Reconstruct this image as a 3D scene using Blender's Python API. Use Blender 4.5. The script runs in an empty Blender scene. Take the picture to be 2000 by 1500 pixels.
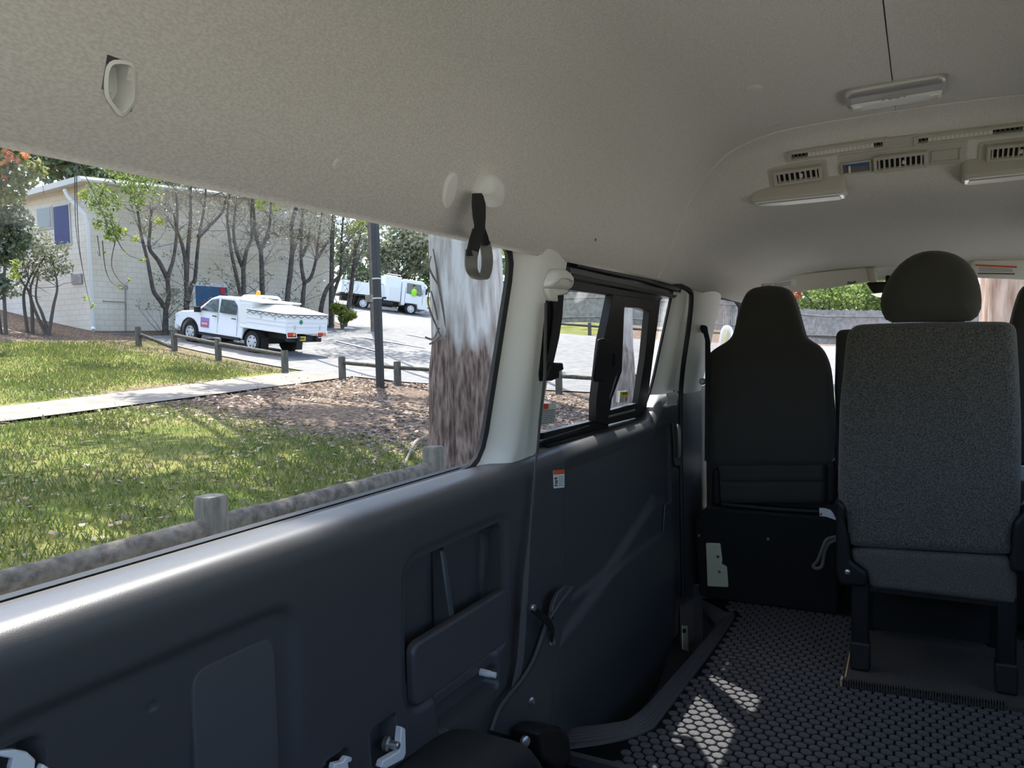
import bpy, bmesh, math, random
import numpy as np
from mathutils import Vector, Matrix

# ------------------------------------------------------------ camera, light
S = bpy.context.scene
COL = S.collection
EYE = np.array([0.0, 0.0, 1.05])            # van frame: x right, y forward, z up, floor z = 0
FPX = 1500.0
MR = np.array([[0.88241258, 0.0022836, -0.47047085],
               [0.46980825, -0.05755151, 0.88089047],
               [-0.0250647, -0.99833993, -0.05185703]])
cd = bpy.data.cameras.new('camera')
cam = bpy.data.objects.new('camera', cd)
COL.objects.link(cam)
cd.sensor_width = 36.0
cd.lens = 36.0 * FPX / 2000.0
cd.clip_start = 0.02
cd.clip_end = 400
cm = Matrix.Identity(4)
for r in range(3):
    cm[r][0] = MR[r][0]; cm[r][1] = -MR[r][1]; cm[r][2] = -MR[r][2]; cm[r][3] = EYE[r]
cam.matrix_world = cm
S.camera = cam

SUN_DIR = Vector((0.345, -0.42, -1.0)).normalized()     # the way the light travels
w = bpy.data.worlds.new('sky'); S.world = w
w.use_nodes = True
nt = w.node_tree; nt.nodes.clear()
sky = nt.nodes.new('ShaderNodeTexSky')
sky.sky_type = 'NISHITA'
sky.sun_disc = False
sky.sun_elevation = math.radians(70)
sky.sun_rotation = math.radians(-90)
sky.dust_density = 2.0
bg = nt.nodes.new('ShaderNodeBackground'); bg.inputs[1].default_value = 0.47
wo = nt.nodes.new('ShaderNodeOutputWorld')
nt.links.new(sky.outputs[0], bg.inputs[0]); nt.links.new(bg.outputs[0], wo.inputs[0])
sl = bpy.data.lights.new('sun_offscreen', 'SUN'); sl.energy = 9.5; sl.angle = 0.0095; sl.color = (1.0, 0.95, 0.87)
so = bpy.data.objects.new('sun_offscreen', sl); COL.objects.link(so)
so.rotation_euler = SUN_DIR.to_track_quat('-Z', 'Y').to_euler()
so.location = (-8, 2, 20)
vs = S.view_settings
vs.view_transform = 'Standard'; vs.look = 'None'; vs.gamma = 1.0; vs.use_curve_mapping = False
vs.exposure = 0.40
S.cycles.max_bounces = 10
S.cycles.diffuse_bounces = 6
S.cycles.transparent_max_bounces = 24

rnd = random.Random(5)
NR = np.random.RandomState(7)

# ------------------------------------------------------------ pixel rays
def ray(px, py):
    return MR @ np.array([px - 1000.0, py - 750.0, FPX])
def at_x(px, py, x):
    d = ray(px, py); return EYE + d * (x - EYE[0]) / d[0]
def at_y(px, py, y):
    d = ray(px, py); return EYE + d * (y - EYE[1]) / d[1]
def at_z(px, py, z):
    d = ray(px, py); return EYE + d * (z - EYE[2]) / d[2]
def sm(a, b, x):
    t = np.clip((x - a) / (b - a), 0, 1); return t * t * (3 - 2 * t)
def XW(z):                                   # side window plane, leaning in towards the roof
    return -0.90 + (z - 0.776) * 0.207
def wl(px, py, off=0.0):                     # point on the left window plane, off = towards the cabin
    d = ray(px, py)
    # x = -0.90 + off + (z-0.776)*0.207
    t = (-0.90 + off + (EYE[2] - 0.776) * 0.207) / (d[0] - 0.207 * d[2])
    return EYE + d * t

# ------------------------------------------------------------ object helpers
def world_off(o):
    p = np.zeros(3)
    while o is not None:
        p = p + np.array(o.location); o = o.parent
    return p
def tag(o, label, cat=None, group=None, kind=None):
    if label: o['label'] = label
    if cat: o['category'] = cat
    if group: o['group'] = group
    if kind: o['kind'] = kind
    return o
def thing(name, loc, label, cat, group=None, rot=(0, 0, 0)):
    o = bpy.data.objects.new(name, None); COL.objects.link(o)
    o.location = loc; o.rotation_euler = rot
    o.empty_display_size = 0.1
    return tag(o, label, cat, group)
def link(name, me, mat, parent=None):
    o = bpy.data.objects.new(name, me); COL.objects.link(o)
    if mat is not None and len(me.materials) == 0: me.materials.append(mat)
    if parent is not None: o.parent = parent
    return o
def copy_tree(o, parent=None):
    c = o.copy(); COL.objects.link(c); c.parent = parent
    for ch in o.children: copy_tree(ch, c)
    return c

class MB:
    def __init__(s): s.v = []; s.f = []
    def add(s, vs, fs):
        b = len(s.v); s.v += [tuple(map(float, p)) for p in vs]; s.f += [tuple(b + i for i in q) for q in fs]; return s
    def box(s, c, d, rot=None):
        c = np.array(c, float); h = np.array(d, float) / 2
        P = [np.array([x, y, z]) * h for z in (-1, 1) for y in (-1, 1) for x in (-1, 1)]
        if rot is not None:
            R = np.array(rot if not isinstance(rot, tuple) else Matrix.Rotation(0, 3, 'X')); P = [R @ p for p in P]
        return s.add([c + p for p in P], [(0, 2, 3, 1), (4, 5, 7, 6), (0, 1, 5, 4), (2, 6, 7, 3), (0, 4, 6, 2), (1, 3, 7, 5)])
    def hexa(s, lo4, hi4):                    # two quads joined
        return s.add(list(lo4) + list(hi4), [(3, 2, 1, 0), (4, 5, 6, 7), (0, 1, 5, 4), (1, 2, 6, 5), (2, 3, 7, 6), (3, 0, 4, 7)])
    def loft(s, rings, closed=True, cap0=True, cap1=True):
        n = len(rings[0]); b = []
        vs = [p for r in rings for p in r]; fs = []
        for k in range(len(rings) - 1):
            for i in range(n if closed else n - 1):
                j = (i + 1) % n
                fs.append((k * n + i, k * n + j, (k + 1) * n + j, (k + 1) * n + i))
        if cap0 and closed: fs.append(tuple(range(n - 1, -1, -1)))
        if cap1 and closed: fs.append(tuple((len(rings) - 1) * n + i for i in range(n)))
        return s.add(vs, fs)
    def prism(s, poly, vec):
        v = np.array(vec, float); return s.loft([[np.array(p, float) for p in poly], [np.array(p, float) + v for p in poly]])
    def tube(s, pts, r, n=8, sq=1.0, up=(0, 0, 1)):
        pts = [np.array(p, float) for p in pts]; m = len(pts)
        rr = [r] * m if np.isscalar(r) else list(r)
        rings = []; U = np.array(up, float)
        for i in range(m):
            t = pts[min(i + 1, m - 1)] - pts[max(i - 1, 0)]; t /= (np.linalg.norm(t) + 1e-9)
            a = np.cross(t, U)
            if np.linalg.norm(a) < 1e-3: a = np.cross(t, np.array([1.0, 0.1, 0]))
            a /= np.linalg.norm(a); bb = np.cross(a, t)
            U = bb if i else bb
            rings.append([pts[i] + rr[i] * (math.cos(q) * a + sq * math.sin(q) * bb) for q in np.linspace(0, 2 * math.pi, n, endpoint=False)])
        return s.loft(rings)
    def lathe(s, c, axis, prof, n=16):        # prof: (radius, height along axis)
        c = np.array(c, float); A = np.array(axis, float); A /= np.linalg.norm(A)
        a = np.cross(A, [0, 0, 1.0]);
        if np.linalg.norm(a) < 1e-3: a = np.array([1.0, 0, 0])
        a /= np.linalg.norm(a); b = np.cross(A, a)
        rings = [[c + A * h + r * (math.cos(q) * a + math.sin(q) * b) for q in np.linspace(0, 2 * math.pi, n, endpoint=False)] for r, h in prof]
        return s.loft(rings)
    def grid(s, P, keep=None):                # P[i][j] points
        P = np.array(P, float); ni, nj = P.shape[:2]
        fs = [(i * nj + j, (i + 1) * nj + j, (i + 1) * nj + j + 1, i * nj + j + 1) for i in range(ni - 1) for j in range(nj - 1) if keep is None or keep(i, j)]
        return s.add(P.reshape(-1, 3), fs)
    def build(s, name, mat, parent=None, ang=35, local=False, bevel=0, base=None, seg=2):
        V = np.array(s.v, float)
        loc = np.zeros(3)
        if parent is not None:
            if not local: V = V - world_off(parent)
        elif not local:
            lo = V.min(0); hi = V.max(0)
            loc = np.array(base) if base is not None else np.array([(lo[0] + hi[0]) / 2, (lo[1] + hi[1]) / 2, lo[2]])
            V = V - loc
        me = bpy.data.meshes.new(name)
        me.from_pydata(V.tolist(), [], s.f)
        me.update()
        bm = bmesh.new(); bm.from_mesh(me); bmesh.ops.recalc_face_normals(bm, faces=bm.faces[:]); bm.to_mesh(me); bm.free()
        for p in me.polygons: p.use_smooth = True
        me.set_sharp_from_angle(angle=math.radians(ang))
        o = link(name, me, mat, parent); o.location = loc
        if bevel:
            md = o.modifiers.new('bevel', 'BEVEL'); md.width = bevel; md.segments = seg; md.limit_method = 'ANGLE'; md.angle_limit = math.radians(40)
        return o

def np_mesh(name, V, F, mat, parent=None, smooth=False):   # numpy verts and equal-size faces
    me = bpy.data.meshes.new(name); V = np.asarray(V, np.float32); F = np.asarray(F, np.int32)
    if parent is not None: V = V - world_off(parent).astype(np.float32)
    k = F.shape[1]
    me.vertices.add(len(V)); me.vertices.foreach_set('co', V.ravel())
    me.loops.add(F.size); me.loops.foreach_set('vertex_index', F.ravel())
    me.polygons.add(len(F)); me.polygons.foreach_set('loop_start', np.arange(0, F.size, k, dtype=np.int32))
    me.polygons.foreach_set('loop_total', np.full(len(F), k, np.int32))
    if smooth: me.polygons.foreach_set('use_smooth', np.ones(len(F), bool))
    me.update(calc_edges=True); me.validate()
    return link(name, me, mat, parent)

def spline(pts, n=8, closed=False):           # Catmull-Rom
    P = [np.array(p, float) for p in pts]; m = len(P); out = []
    rng = range(m if closed else m - 1)
    for i in rng:
        if closed: a, b, c, d = P[i - 1], P[i], P[(i + 1) % m], P[(i + 2) % m]
        else: a, b, c, d = P[max(i - 1, 0)], P[i], P[i + 1], P[min(i + 2, m - 1)]
        for t in np.linspace(0, 1, n, endpoint=False):
            out.append(0.5 * ((2 * b) + (c - a) * t + (2 * a - 5 * b + 4 * c - d) * t * t + (3 * b - a - 3 * c + d) * t ** 3))
    if not closed: out.append(P[-1])
    return out
def roundpoly(pts, r, n=5):                   # round the corners of a polygon
    P = [np.array(p, float) for p in pts]; m = len(P); out = []
    for i in range(m):
        a, b, c = P[i - 1], P[i], P[(i + 1) % m]
        la = np.linalg.norm(a - b); lc = np.linalg.norm(c - b)
        q = min(r, la * 0.45, lc * 0.45)
        p0 = b + (a - b) / la * q; p1 = b + (c - b) / lc * q
        for t in np.linspace(0, 1, n): out.append((1 - t) ** 2 * p0 + 2 * t * (1 - t) * b + t * t * p1)
    return out
def resample(poly, n=None, step=None):
    P = np.array([np.array(p, float) for p in poly]); Q = np.vstack([P, P[:1]])
    L = np.concatenate([[0], np.cumsum(np.linalg.norm(np.diff(Q, axis=0), axis=1))])
    n = n or max(24, int(L[-1] / step)); t = np.linspace(0, L[-1], n, endpoint=False)
    return [np.array([np.interp(q, L, Q[:, k]) for k in range(3)]) for q in t]
def inset(poly, d, nrm):                      # shrink a planar loop; normals averaged so tight corners do not cross
    P = np.array([np.array(p, float) for p in poly]); n = len(P); N = np.array(nrm, float); N = N / np.linalg.norm(N)
    nx = np.roll(P, -1, 0)
    sg = 1 if np.sum(np.cross(P - P[0], nx - P[0]) @ N) > 0 else -1
    E_ = nx - P; L = np.linalg.norm(E_, axis=1) + 1e-9
    en = sg * np.cross(N, E_ / L[:, None])     # inward edge normals
    if abs(d) < 1e-9: return list(P)
    out = []
    for i in range(n):
        a = en[i - 1]; b = en[i]; m = a + b; ml = np.linalg.norm(m)
        m = m / ml if ml > 1e-6 else b
        k = 1.0 / max(0.6, float(np.dot(m, b)))
        out.append(P[i] + m * d * k)
    Q = np.array(out)
    if d > 0:                                  # stretches that came too close to the outline become straight chords
        AB = nx - P; ok = np.zeros(n, bool)
        for i in range(n):
            AP = Q[i] - P; t = np.clip(np.sum(AP * AB, 1) / (np.sum(AB * AB, 1) + 1e-12), 0, 1)
            ok[i] = np.min(np.linalg.norm(AP - AB * t[:, None], axis=1)) > d * 0.97 and np.dot(Q[i] - P[i], en[i]) > 0
        if 3 <= ok.sum() < n:
            idx = np.where(ok)[0]; ext = np.concatenate([idx - n, idx, idx + n]); R_ = np.concatenate([Q[idx]] * 3)
            for k in range(3): Q[:, k] = np.interp(np.arange(n), ext, R_[:, k])
    return list(Q)
def pad(mb, poly, nrm, h, r, steps=4, back=0.0):   # raised pad with a rounded rim
    N = np.array(nrm, float); N /= np.linalg.norm(N)
    rings = [[np.array(p) - N * back for p in poly]]
    for k in range(steps + 1):
        a = k / steps * math.pi / 2
        ring = inset(poly, r * (1 - math.cos(a)), N)
        rings.append([p + N * (h - r + r * math.sin(a) if h >= r else h * math.sin(a)) for p in ring])
    rings.append([p + N * h for p in inset(poly, r * 1.25, N)])
    return mb.loft(rings)
def pillow(mb, poly, vec, r, steps=4):        # extruded outline rounded front and back
    v = np.array(vec, float); L = np.linalg.norm(v); N = v / L; rings = []
    poly = resample(poly, step=r * 0.45)
    for k in range(steps + 1):
        a = (1 - k / steps) * math.pi / 2
        rings.append([p + N * (r * (1 - math.sin(a))) for p in inset(poly, r * (1 - math.cos(a)), N)])
    for k in range(steps + 1):
        a = k / steps * math.pi / 2
        rings.append([p + N * (L - r + r * math.sin(a)) for p in inset(poly, r * (1 - math.cos(a)), N)])
    fl_ = inset(poly, r * 1.3, N); rings = [fl_] + rings + [[p + v for p in fl_]]
    return mb.loft(rings)
def pip(y, z, poly):
    ins = False; n = len(poly); j = n - 1
    for i in range(n):
        yi, zi = poly[i]; yj, zj = poly[j]
        if (zi > z) != (zj > z) and y < (yj - yi) * (z - zi) / (zj - zi) + yi: ins = not ins
        j = i
    return ins
def sdf(Y, Z, poly):                          # signed distance, negative inside, arrays
    Y = np.asarray(Y, float); Z = np.asarray(Z, float); D = np.full(Y.shape, 1e9); ins = np.zeros(Y.shape, bool)
    n = len(poly)
    for i in range(n):
        ay, az = poly[i - 1][:2]; by, bz = poly[i][:2]
        ey, ez = by - ay, bz - az; wy, wz = Y - ay, Z - az
        t = np.clip((wy * ey + wz * ez) / (ey * ey + ez * ez + 1e-12), 0, 1)
        D = np.minimum(D, np.hypot(wy - ey * t, wz - ez * t))
        c = ((az > Z) != (bz > Z)) & (Y < (by - ay) * (Z - az) / ((bz - az) if abs(bz - az) > 1e-9 else 1e-9) + ay)
        ins ^= c
    return np.where(ins, -D, D)

# ------------------------------------------------------------ materials
def mat(name, col, rough=0.6, metal=0.0, noise=0.0, nscale=40.0, bump=0.0, bscale=200.0, col2=None, spec=0.5, sheen=0.0, trans=None, stretch=None, wear=None):
    m = bpy.data.materials.new(name); m.use_nodes = True
    t = m.node_tree; b = t.nodes['Principled BSDF']
    b.inputs['Base Color'].default_value = (*col, 1); b.inputs['Roughness'].default_value = rough
    b.inputs['Metallic'].default_value = metal; b.inputs['Specular IOR Level'].default_value = spec
    if sheen: b.inputs['Sheen Weight'].default_value = sheen
    tc = t.nodes.new('ShaderNodeTexCoord'); src = tc.outputs['Object']
    if stretch:
        mp = t.nodes.new('ShaderNodeMapping'); mp.inputs['Scale'].default_value = stretch
        t.links.new(src, mp.inputs[0]); src = mp.outputs[0]
    if noise or col2:
        n = t.nodes.new('ShaderNodeTexNoise'); n.inputs['Scale'].default_value = nscale; n.inputs['Detail'].default_value = 4
        t.links.new(src, n.inputs['Vector'])
        r = t.nodes.new('ShaderNodeValToRGB')
        c2 = col2 if col2 else tuple(min(1, c * (1 + noise)) for c in col)
        c1 = col if col2 else tuple(c * (1 - noise) for c in col)
        r.color_ramp.elements[0].color = (*c1, 1); r.color_ramp.elements[1].color = (*c2, 1)
        r.color_ramp.elements[0].position = 0.35; r.color_ramp.elements[1].position = 0.65
        t.links.new(n.outputs['Fac'], r.inputs[0]); t.links.new(r.outputs[0], b.inputs['Base Color'])
    if bump:
        n2 = t.nodes.new('ShaderNodeTexNoise'); n2.inputs['Scale'].default_value = bscale; n2.inputs['Detail'].default_value = 3
        t.links.new(src, n2.inputs['Vector'])
        bp = t.nodes.new('ShaderNodeBump'); bp.inputs['Strength'].default_value = bump; bp.inputs['Distance'].default_value = 0.01
        t.links.new(n2.outputs['Fac'], bp.inputs['Height']); t.links.new(bp.outputs[0], b.inputs['Normal'])
    return m
def leafmat(name, c1, c2, tr=0.45, scale=3.0):
    m = bpy.data.materials.new(name); m.use_nodes = True; t = m.node_tree; t.nodes.clear()
    o = t.nodes.new('ShaderNodeOutputMaterial'); mx = t.nodes.new('ShaderNodeMixShader'); mx.inputs[0].default_value = tr
    d = t.nodes.new('ShaderNodeBsdfPrincipled'); d.inputs['Roughness'].default_value = 0.5
    l = t.nodes.new('ShaderNodeBsdfTranslucent')
    g = t.nodes.new('ShaderNodeNewGeometry'); r = t.nodes.new('ShaderNodeValToRGB')
    r.color_ramp.elements[0].color = (*c1, 1); r.color_ramp.elements[1].color = (*c2, 1)
    t.links.new(g.outputs['Random Per Island'], r.inputs[0])
    t.links.new(r.outputs[0], d.inputs['Base Color']); t.links.new(r.outputs[0], l.inputs[0])
    t.links.new(d.outputs[0], mx.inputs[1]); t.links.new(l.outputs[0], mx.inputs[2]); t.links.new(mx.outputs[0], o.inputs[0])
    return m
def glassmat(name, tint=(0.965, 0.975, 0.97), refl=0.04):
    m = bpy.data.materials.new(name); m.use_nodes = True; t = m.node_tree; t.nodes.clear()
    o = t.nodes.new('ShaderNodeOutputMaterial'); mx = t.nodes.new('ShaderNodeMixShader')
    a = t.nodes.new('ShaderNodeBsdfTransparent'); a.inputs[0].default_value = (*tint, 1)
    g = t.nodes.new('ShaderNodeBsdfGlossy'); g.inputs['Roughness'].default_value = 0.02
    lw = t.nodes.new('ShaderNodeLayerWeight'); lw.inputs[0].default_value = 0.5
    pw = t.nodes.new('ShaderNodeMath'); pw.operation = 'POWER'; pw.inputs[1].default_value = 4.0
    fr = t.nodes.new('ShaderNodeMath'); fr.operation = 'MULTIPLY_ADD'; fr.inputs[1].default_value = 0.5; fr.inputs[2].default_value = refl * 0.5
    t.links.new(lw.outputs['Facing'], pw.inputs[0]); t.links.new(pw.outputs[0], fr.inputs[0])
    t.links.new(fr.outputs[0], mx.inputs[0]); t.links.new(a.outputs[0], mx.inputs[1]); t.links.new(g.outputs[0], mx.inputs[2]); t.links.new(mx.outputs[0], o.inputs[0])
    return m

M = {}
M['headliner'] = mat('headliner_fabric', (0.64, 0.61, 0.56), 0.95, noise=0.10, nscale=420, bump=0.05, bscale=700, stretch=(1, 0.45, 1), spec=0.15)
M['headseam'] = mat('headliner_piping', (0.66, 0.63, 0.57), 0.8)
M['lightplastic'] = mat('light_grey_plastic', (0.76, 0.75, 0.71), 0.5, bump=0.05, bscale=600)
M['ventplastic'] = mat('vent_beige_plastic', (0.50, 0.465, 0.41), 0.5)
M['ventlight'] = mat('vent_pale_slats', (0.70, 0.67, 0.60), 0.5)
M['ventdark'] = mat('vent_black_inside', (0.012, 0.012, 0.013), 0.7)
M['darkplastic'] = mat('charcoal_plastic', (0.062, 0.063, 0.069), 0.38, bump=0.12, bscale=900, spec=0.55)
M['doorplastic'] = M['darkplastic']
M['blackplastic'] = mat('black_plastic', (0.012, 0.012, 0.013), 0.45, spec=0.25)
M['rubber'] = mat('black_rubber', (0.010, 0.010, 0.011), 0.65)
M['framemetal'] = mat('black_window_frame', (0.018, 0.018, 0.019), 0.45, spec=0.25)
M['framegrey'] = mat('grey_frame_rail', (0.07, 0.07, 0.068), 0.45, spec=0.3)
M['seatdark'] = mat('dark_seat_fabric', (0.042, 0.040, 0.036), 0.95, noise=0.15, nscale=500, bump=0.2, bscale=700, sheen=0.15)
M['seatgrey'] = mat('grey_fleck_seat_fabric', (0.028, 0.027, 0.025), 0.95, col2=(0.125, 0.12, 0.11), nscale=260, bump=0.3, bscale=500, sheen=0.2)
M['seatlow'] = mat('grey_carpet_seat_back', (0.050, 0.048, 0.044), 0.95, col2=(0.12, 0.115, 0.105), nscale=340, bump=0.3, bscale=500)
M['carpet'] = mat('black_carpet', (0.012, 0.014, 0.014), 0.98, noise=0.3, nscale=300, bump=0.2, bscale=500)
M['speaker'] = mat('speaker_grille_plastic', (0.075, 0.076, 0.082), 0.55, bump=0.35, bscale=1500)
M['mat'] = mat('mat_backing_rubber', (0.006, 0.006, 0.007), 0.9, spec=0.1)
M['disc'] = mat('mat_disc_rubber', (0.088, 0.088, 0.095), 0.9, noise=0.35, nscale=500, bump=0.3, bscale=700, spec=0.08)
M['steel'] = mat('zinc_steel', (0.55, 0.55, 0.54), 0.35, metal=0.9)
M['chrome'] = mat('chrome', (0.8, 0.8, 0.8), 0.15, metal=1.0)
M['whitepaint'] = mat('white_body_paint', (0.80, 0.82, 0.84), 0.3)
M['webbing'] = mat('grey_belt_webbing', (0.11, 0.105, 0.10), 0.8, bump=0.4, bscale=1200)
M['webblack'] = mat('black_belt_webbing', (0.014, 0.014, 0.016), 0.85, bump=0.3, bscale=900)
M['gripgrey'] = mat('grey_grip_plastic', (0.16, 0.155, 0.145), 0.45)
M['cream'] = mat('cream_plastic_cover', (0.72, 0.74, 0.52), 0.5)
M['lens'] = mat('clear_lamp_lens', (0.78, 0.78, 0.76), 0.15, spec=0.7)
M['silver'] = mat('silver_lamp_trim', (0.42, 0.41, 0.40), 0.35, metal=0.4)
M['labelwhite'] = mat('white_sticker', (0.75, 0.76, 0.76), 0.6)
M['labelred'] = mat('red_sticker_band', (0.75, 0.10, 0.03), 0.6)
M['labelyellow'] = mat('yellow_sticker_band', (0.85, 0.62, 0.05), 0.6)
M['ink'] = mat('black_print', (0.03, 0.03, 0.03), 0.7)
M['inkgrey'] = mat('grey_print', (0.30, 0.30, 0.31), 0.7)
M['ply'] = mat('bare_plywood_edge', (0.60, 0.42, 0.24), 0.8)
M['basecarpet'] = mat('ribbed_grey_carpet', (0.050, 0.047, 0.043), 0.95, noise=0.3, nscale=400)
M['blueplastic'] = mat('blue_slider', (0.06, 0.12, 0.35), 0.4)
M['glass'] = glassmat('window_glass')
M['darkglass'] = mat('dark_vehicle_glass', (0.02, 0.03, 0.035), 0.08, spec=0.8)

# ============================================================ VAN SHELL
XC, HW = -0.055, 0.69
_pr = spline([(0, 1.0), (0.30, 0.992), (0.5, 0.965), (0.676, 0.867), (0.815, 0.636), (0.887, 0.42), (0.96, 0.116), (1.0, 0.0)], 8)
PU = np.array([p[0] for p in _pr]); PV = np.array([p[1] for p in _pr])
CY = np.array([-1, 2.40, 2.46, 2.53, 2.60, 2.66, 2.72, 2.90, 3.30, 3.95]); CZ = 1.05 + np.array([0.615, 0.615, 0.600, 0.553, 0.497, 0.453, 0.430, 0.408, 0.37, 0.305])
def zcen(y): return np.interp(y, CY, CZ)
def zbot(y): return np.interp(y, [-1, 2.4, 3.95], [1.25, 1.25, 1.22])
def zhead(x, y):
    u = abs(x - XC) / HW
    return zbot(y) + (zcen(y) - zbot(y)) * np.interp(u, PU, PV)
def hd(px, py):                               # point on the headliner and its inward normal
    d = ray(px, py); d = d / np.linalg.norm(d); t = 0.2
    def outside(p): return abs(p[0] - XC) >= HW or p[2] > zhead(p[0], p[1])
    while t < 6 and not outside(EYE + d * t): t += 0.01
    lo, hi = t - 0.01, t
    for _ in range(24):
        m = (lo + hi) / 2
        if outside(EYE + d * m): hi = m
        else: lo = m
    p = EYE + d * lo; e = 0.004
    gx = (zhead(p[0] + e, p[1]) - zhead(p[0] - e, p[1])) / (2 * e); gy = (zhead(p[0], p[1] + e) - zhead(p[0], p[1] - e)) / (2 * e)
    n = np.array([gx, gy, -1.0]); return p, n / np.linalg.norm(n)

SECT = [(-u, v) for u, v in zip(PU[::-1], PV[::-1])] + [(u, v) for u, v in zip(PU[1:], PV[1:])]
def head_ring(y):
    r = [np.array([XC + s * HW, y, zbot(y) + (zcen(y) - zbot(y)) * v]) for s, v in SECT]
    a = r[0]; b = r[-1]
    pre = [a + (-0.058, 0, 0.028), a + (-0.030, 0, 0.002), a + (-0.010, 0, -0.006)]
    post = [b + (0.010, 0, -0.006), b + (0.030, 0, 0.002), b + (0.058, 0, 0.028)]
    return pre + r + post
cup_c, cup_n = hd(236, 172)
CUP = [hd(*p)[0] for p in [(210, 140), (222, 124), (252, 128), (258, 150), (259, 190), (250, 208), (236, 220), (222, 205), (209, 182)]]
CUP = [np.array(p) for p in spline(CUP, 3, True)]
cup_y = [(p[1], p[2]) for p in CUP]
ys = np.arange(-0.36, 2.4001, 0.012)
SEAM_X = at_z(1735, 90, 1.665)[0]
def slit_ring(y):                             # the two rear lining halves meet in a narrow open joint
    r = head_ring(y); k = max(i for i, p in enumerate(r) if p[0] < SEAM_X - 0.0015)
    zs_ = float(zhead(SEAM_X, y))
    return r[:k + 1] + [np.array([SEAM_X + a, y, zs_ + h]) for a, h in ((-0.0014, 0), (-0.0014, 0.012), (0.0014, 0.012), (0.0014, 0))] + [p for p in r[k + 1:] if p[0] > SEAM_X + 0.0015]
G = np.array([slit_ring(y) for y in ys])
def keep_head(i, j):
    c = (G[i, j] + G[i + 1, j + 1]) / 2
    return not (c[0] < -0.4 and pip(c[1], c[2], cup_y))
mb = MB(); mb.grid(G, keep_head)
ceil = mb.build('ceiling', M['headliner'], ang=60)
tag(ceil, 'beige grey fabric van headliner curving down to the side windows', 'headliner', kind='structure')
ys2 = np.concatenate([np.arange(2.402, 2.76, 0.02), np.arange(2.78, 3.96, 0.06), [3.95]])
mb = MB(); mb.grid([head_ring(y) for y in ys2])
ceil2 = mb.build('ceiling_front', M['headliner'], ang=60)
tag(ceil2, 'beige front headliner section stepping down towards the windscreen behind the welt', 'headliner', kind='structure')
# welt along the joint and the lengthwise seam
mb = MB(); mb.tube([p + (0, 0, -0.001) for p in head_ring(2.4)[3:-3]], 0.0035, 6); mb.build('welt', M['headseam'], ceil)
mb = MB()
for k in range(70):
    u = -0.60 + 1.16 * k / 69; x = XC + u * HW
    mb.box((x, 2.407, zhead(x, 2.407) - 0.001), (0.007, 0.002, 0.002))
st = mb.build('stitching', M['headseam'], ceil2)
mb = MB(); mb.box((SEAM_X, 1.02, zhead(SEAM_X, 1.0) + 0.0095), (0.0022, 2.74, 0.002))
mb.build('seam', M['headliner'], ceil)

# roof skin over the headliner
mb = MB()
mb.box((XC, 1.8, 1.75), (1.40, 4.3, 0.02))
for s_ in (-1, 1):
    xa, xb_ = XC + s_ * 0.745, XC + s_ * 0.69
    mb.hexa([(xa, -0.36, 1.30), (xa, 3.96, 1.30), (xa + s_ * 0.015, 3.96, 1.30), (xa + s_ * 0.015, -0.36, 1.30)], [(xb_, -0.36, 1.75), (xb_, 3.96, 1.75), (xb_ + s_ * 0.015, 3.96, 1.75), (xb_ + s_ * 0.015, -0.36, 1.75)])
mb.box((XC, 3.98, 1.55), (1.74, 0.02, 0.36)); mb.box((XC, -0.37, 1.62), (1.74, 0.02, 0.22))
o = mb.build('roof_panel', M['whitepaint']); tag(o, 'white painted metal roof skin above the headliner', 'roof', kind='structure')

# ---- left wall: rear quarter panel (charcoal plastic, one moulded surface)
def rrect(y0, y1, z0, z1, r): return [(p[0], p[1]) for p in roundpoly([(y0, z0), (y1, z0), (y1, z1), (y0, z1)], r)]
sill = [(-0.905, 0.770), (-0.895, 0.776), (-0.870, 0.778), (-0.845, 0.776)] + [(-0.845 + 0.032 * math.sin(a), 0.744 + 0.032 * math.cos(a)) for a in np.linspace(0.25, 1.5, 7)]
face = [(-0.812 - 0.010 * sm(0.73, 0.5, z) - 0.0 * z, z) for z in np.arange(0.735, -0.05, -0.005)]
prof = sill + face
rec_big = rrect(0.385, 0.832, 0.10, 0.678, 0.05)
pock_frame = rrect(1.098, 1.492, 0.375, 0.676, 0.05)
pock = [(p[0], p[1]) for p in roundpoly([(1.115, 0.430), (1.470, 0.430), (1.472, 0.630), (1.455, 0.656), (1.145, 0.656), (1.115, 0.632)], 0.02)]
pock_lip = rrect(1.118, 1.472, 0.392, 0.508, 0.03)
slot = rrect(1.196, 1.432, 0.305, 0.388, 0.012)
slot2 = rrect(1.215, 1.430, 0.305, 0.345, 0.006)
hole1 = rrect(1.003, 1.066, 0.335, 0.402, 0.01)
hole2 = rrect(0.888, 0.940, 0.345, 0.400, 0.01)
hole3 = rrect(0.385, 0.462, 0.590, 0.648, 0.012)
pyv = np.arange(-0.36, 1.6681, 0.006)
px_ = np.array([p[0] for p in prof]); pz_ = np.array([p[1] for p in prof])
YY, ZZ = np.meshgrid(pyv, pz_, indexing='ij')
XX = np.tile(px_, (len(pyv), 1))
msk = (ZZ < 0.735)
def ed(poly, wd): return sm(wd / 2, -wd / 2, sdf(YY, ZZ, poly))
dx = -0.011 * ed(rec_big, 0.022) - 0.006 * ed(pock_frame, 0.014) - 0.050 * ed(pock, 0.008)
dx += -0.012 * ed(slot, 0.007) - 0.020 * ed(slot2, 0.007)
dx += -0.035 * ed(hole1, 0.006) - 0.035 * ed(hole2, 0.006) - 0.035 * ed(hole3, 0.006)
dx += 0.008 * sm(0.45, 0.16, ZZ)
dot = np.hypot(YY - at_x(296, 1378, -0.83)[1], ZZ - at_x(296, 1378, -0.83)[2]); dx += -0.006 * sm(0.006, 0.002, dot)
XX = XX + np.where(msk, dx, 0)
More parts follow.
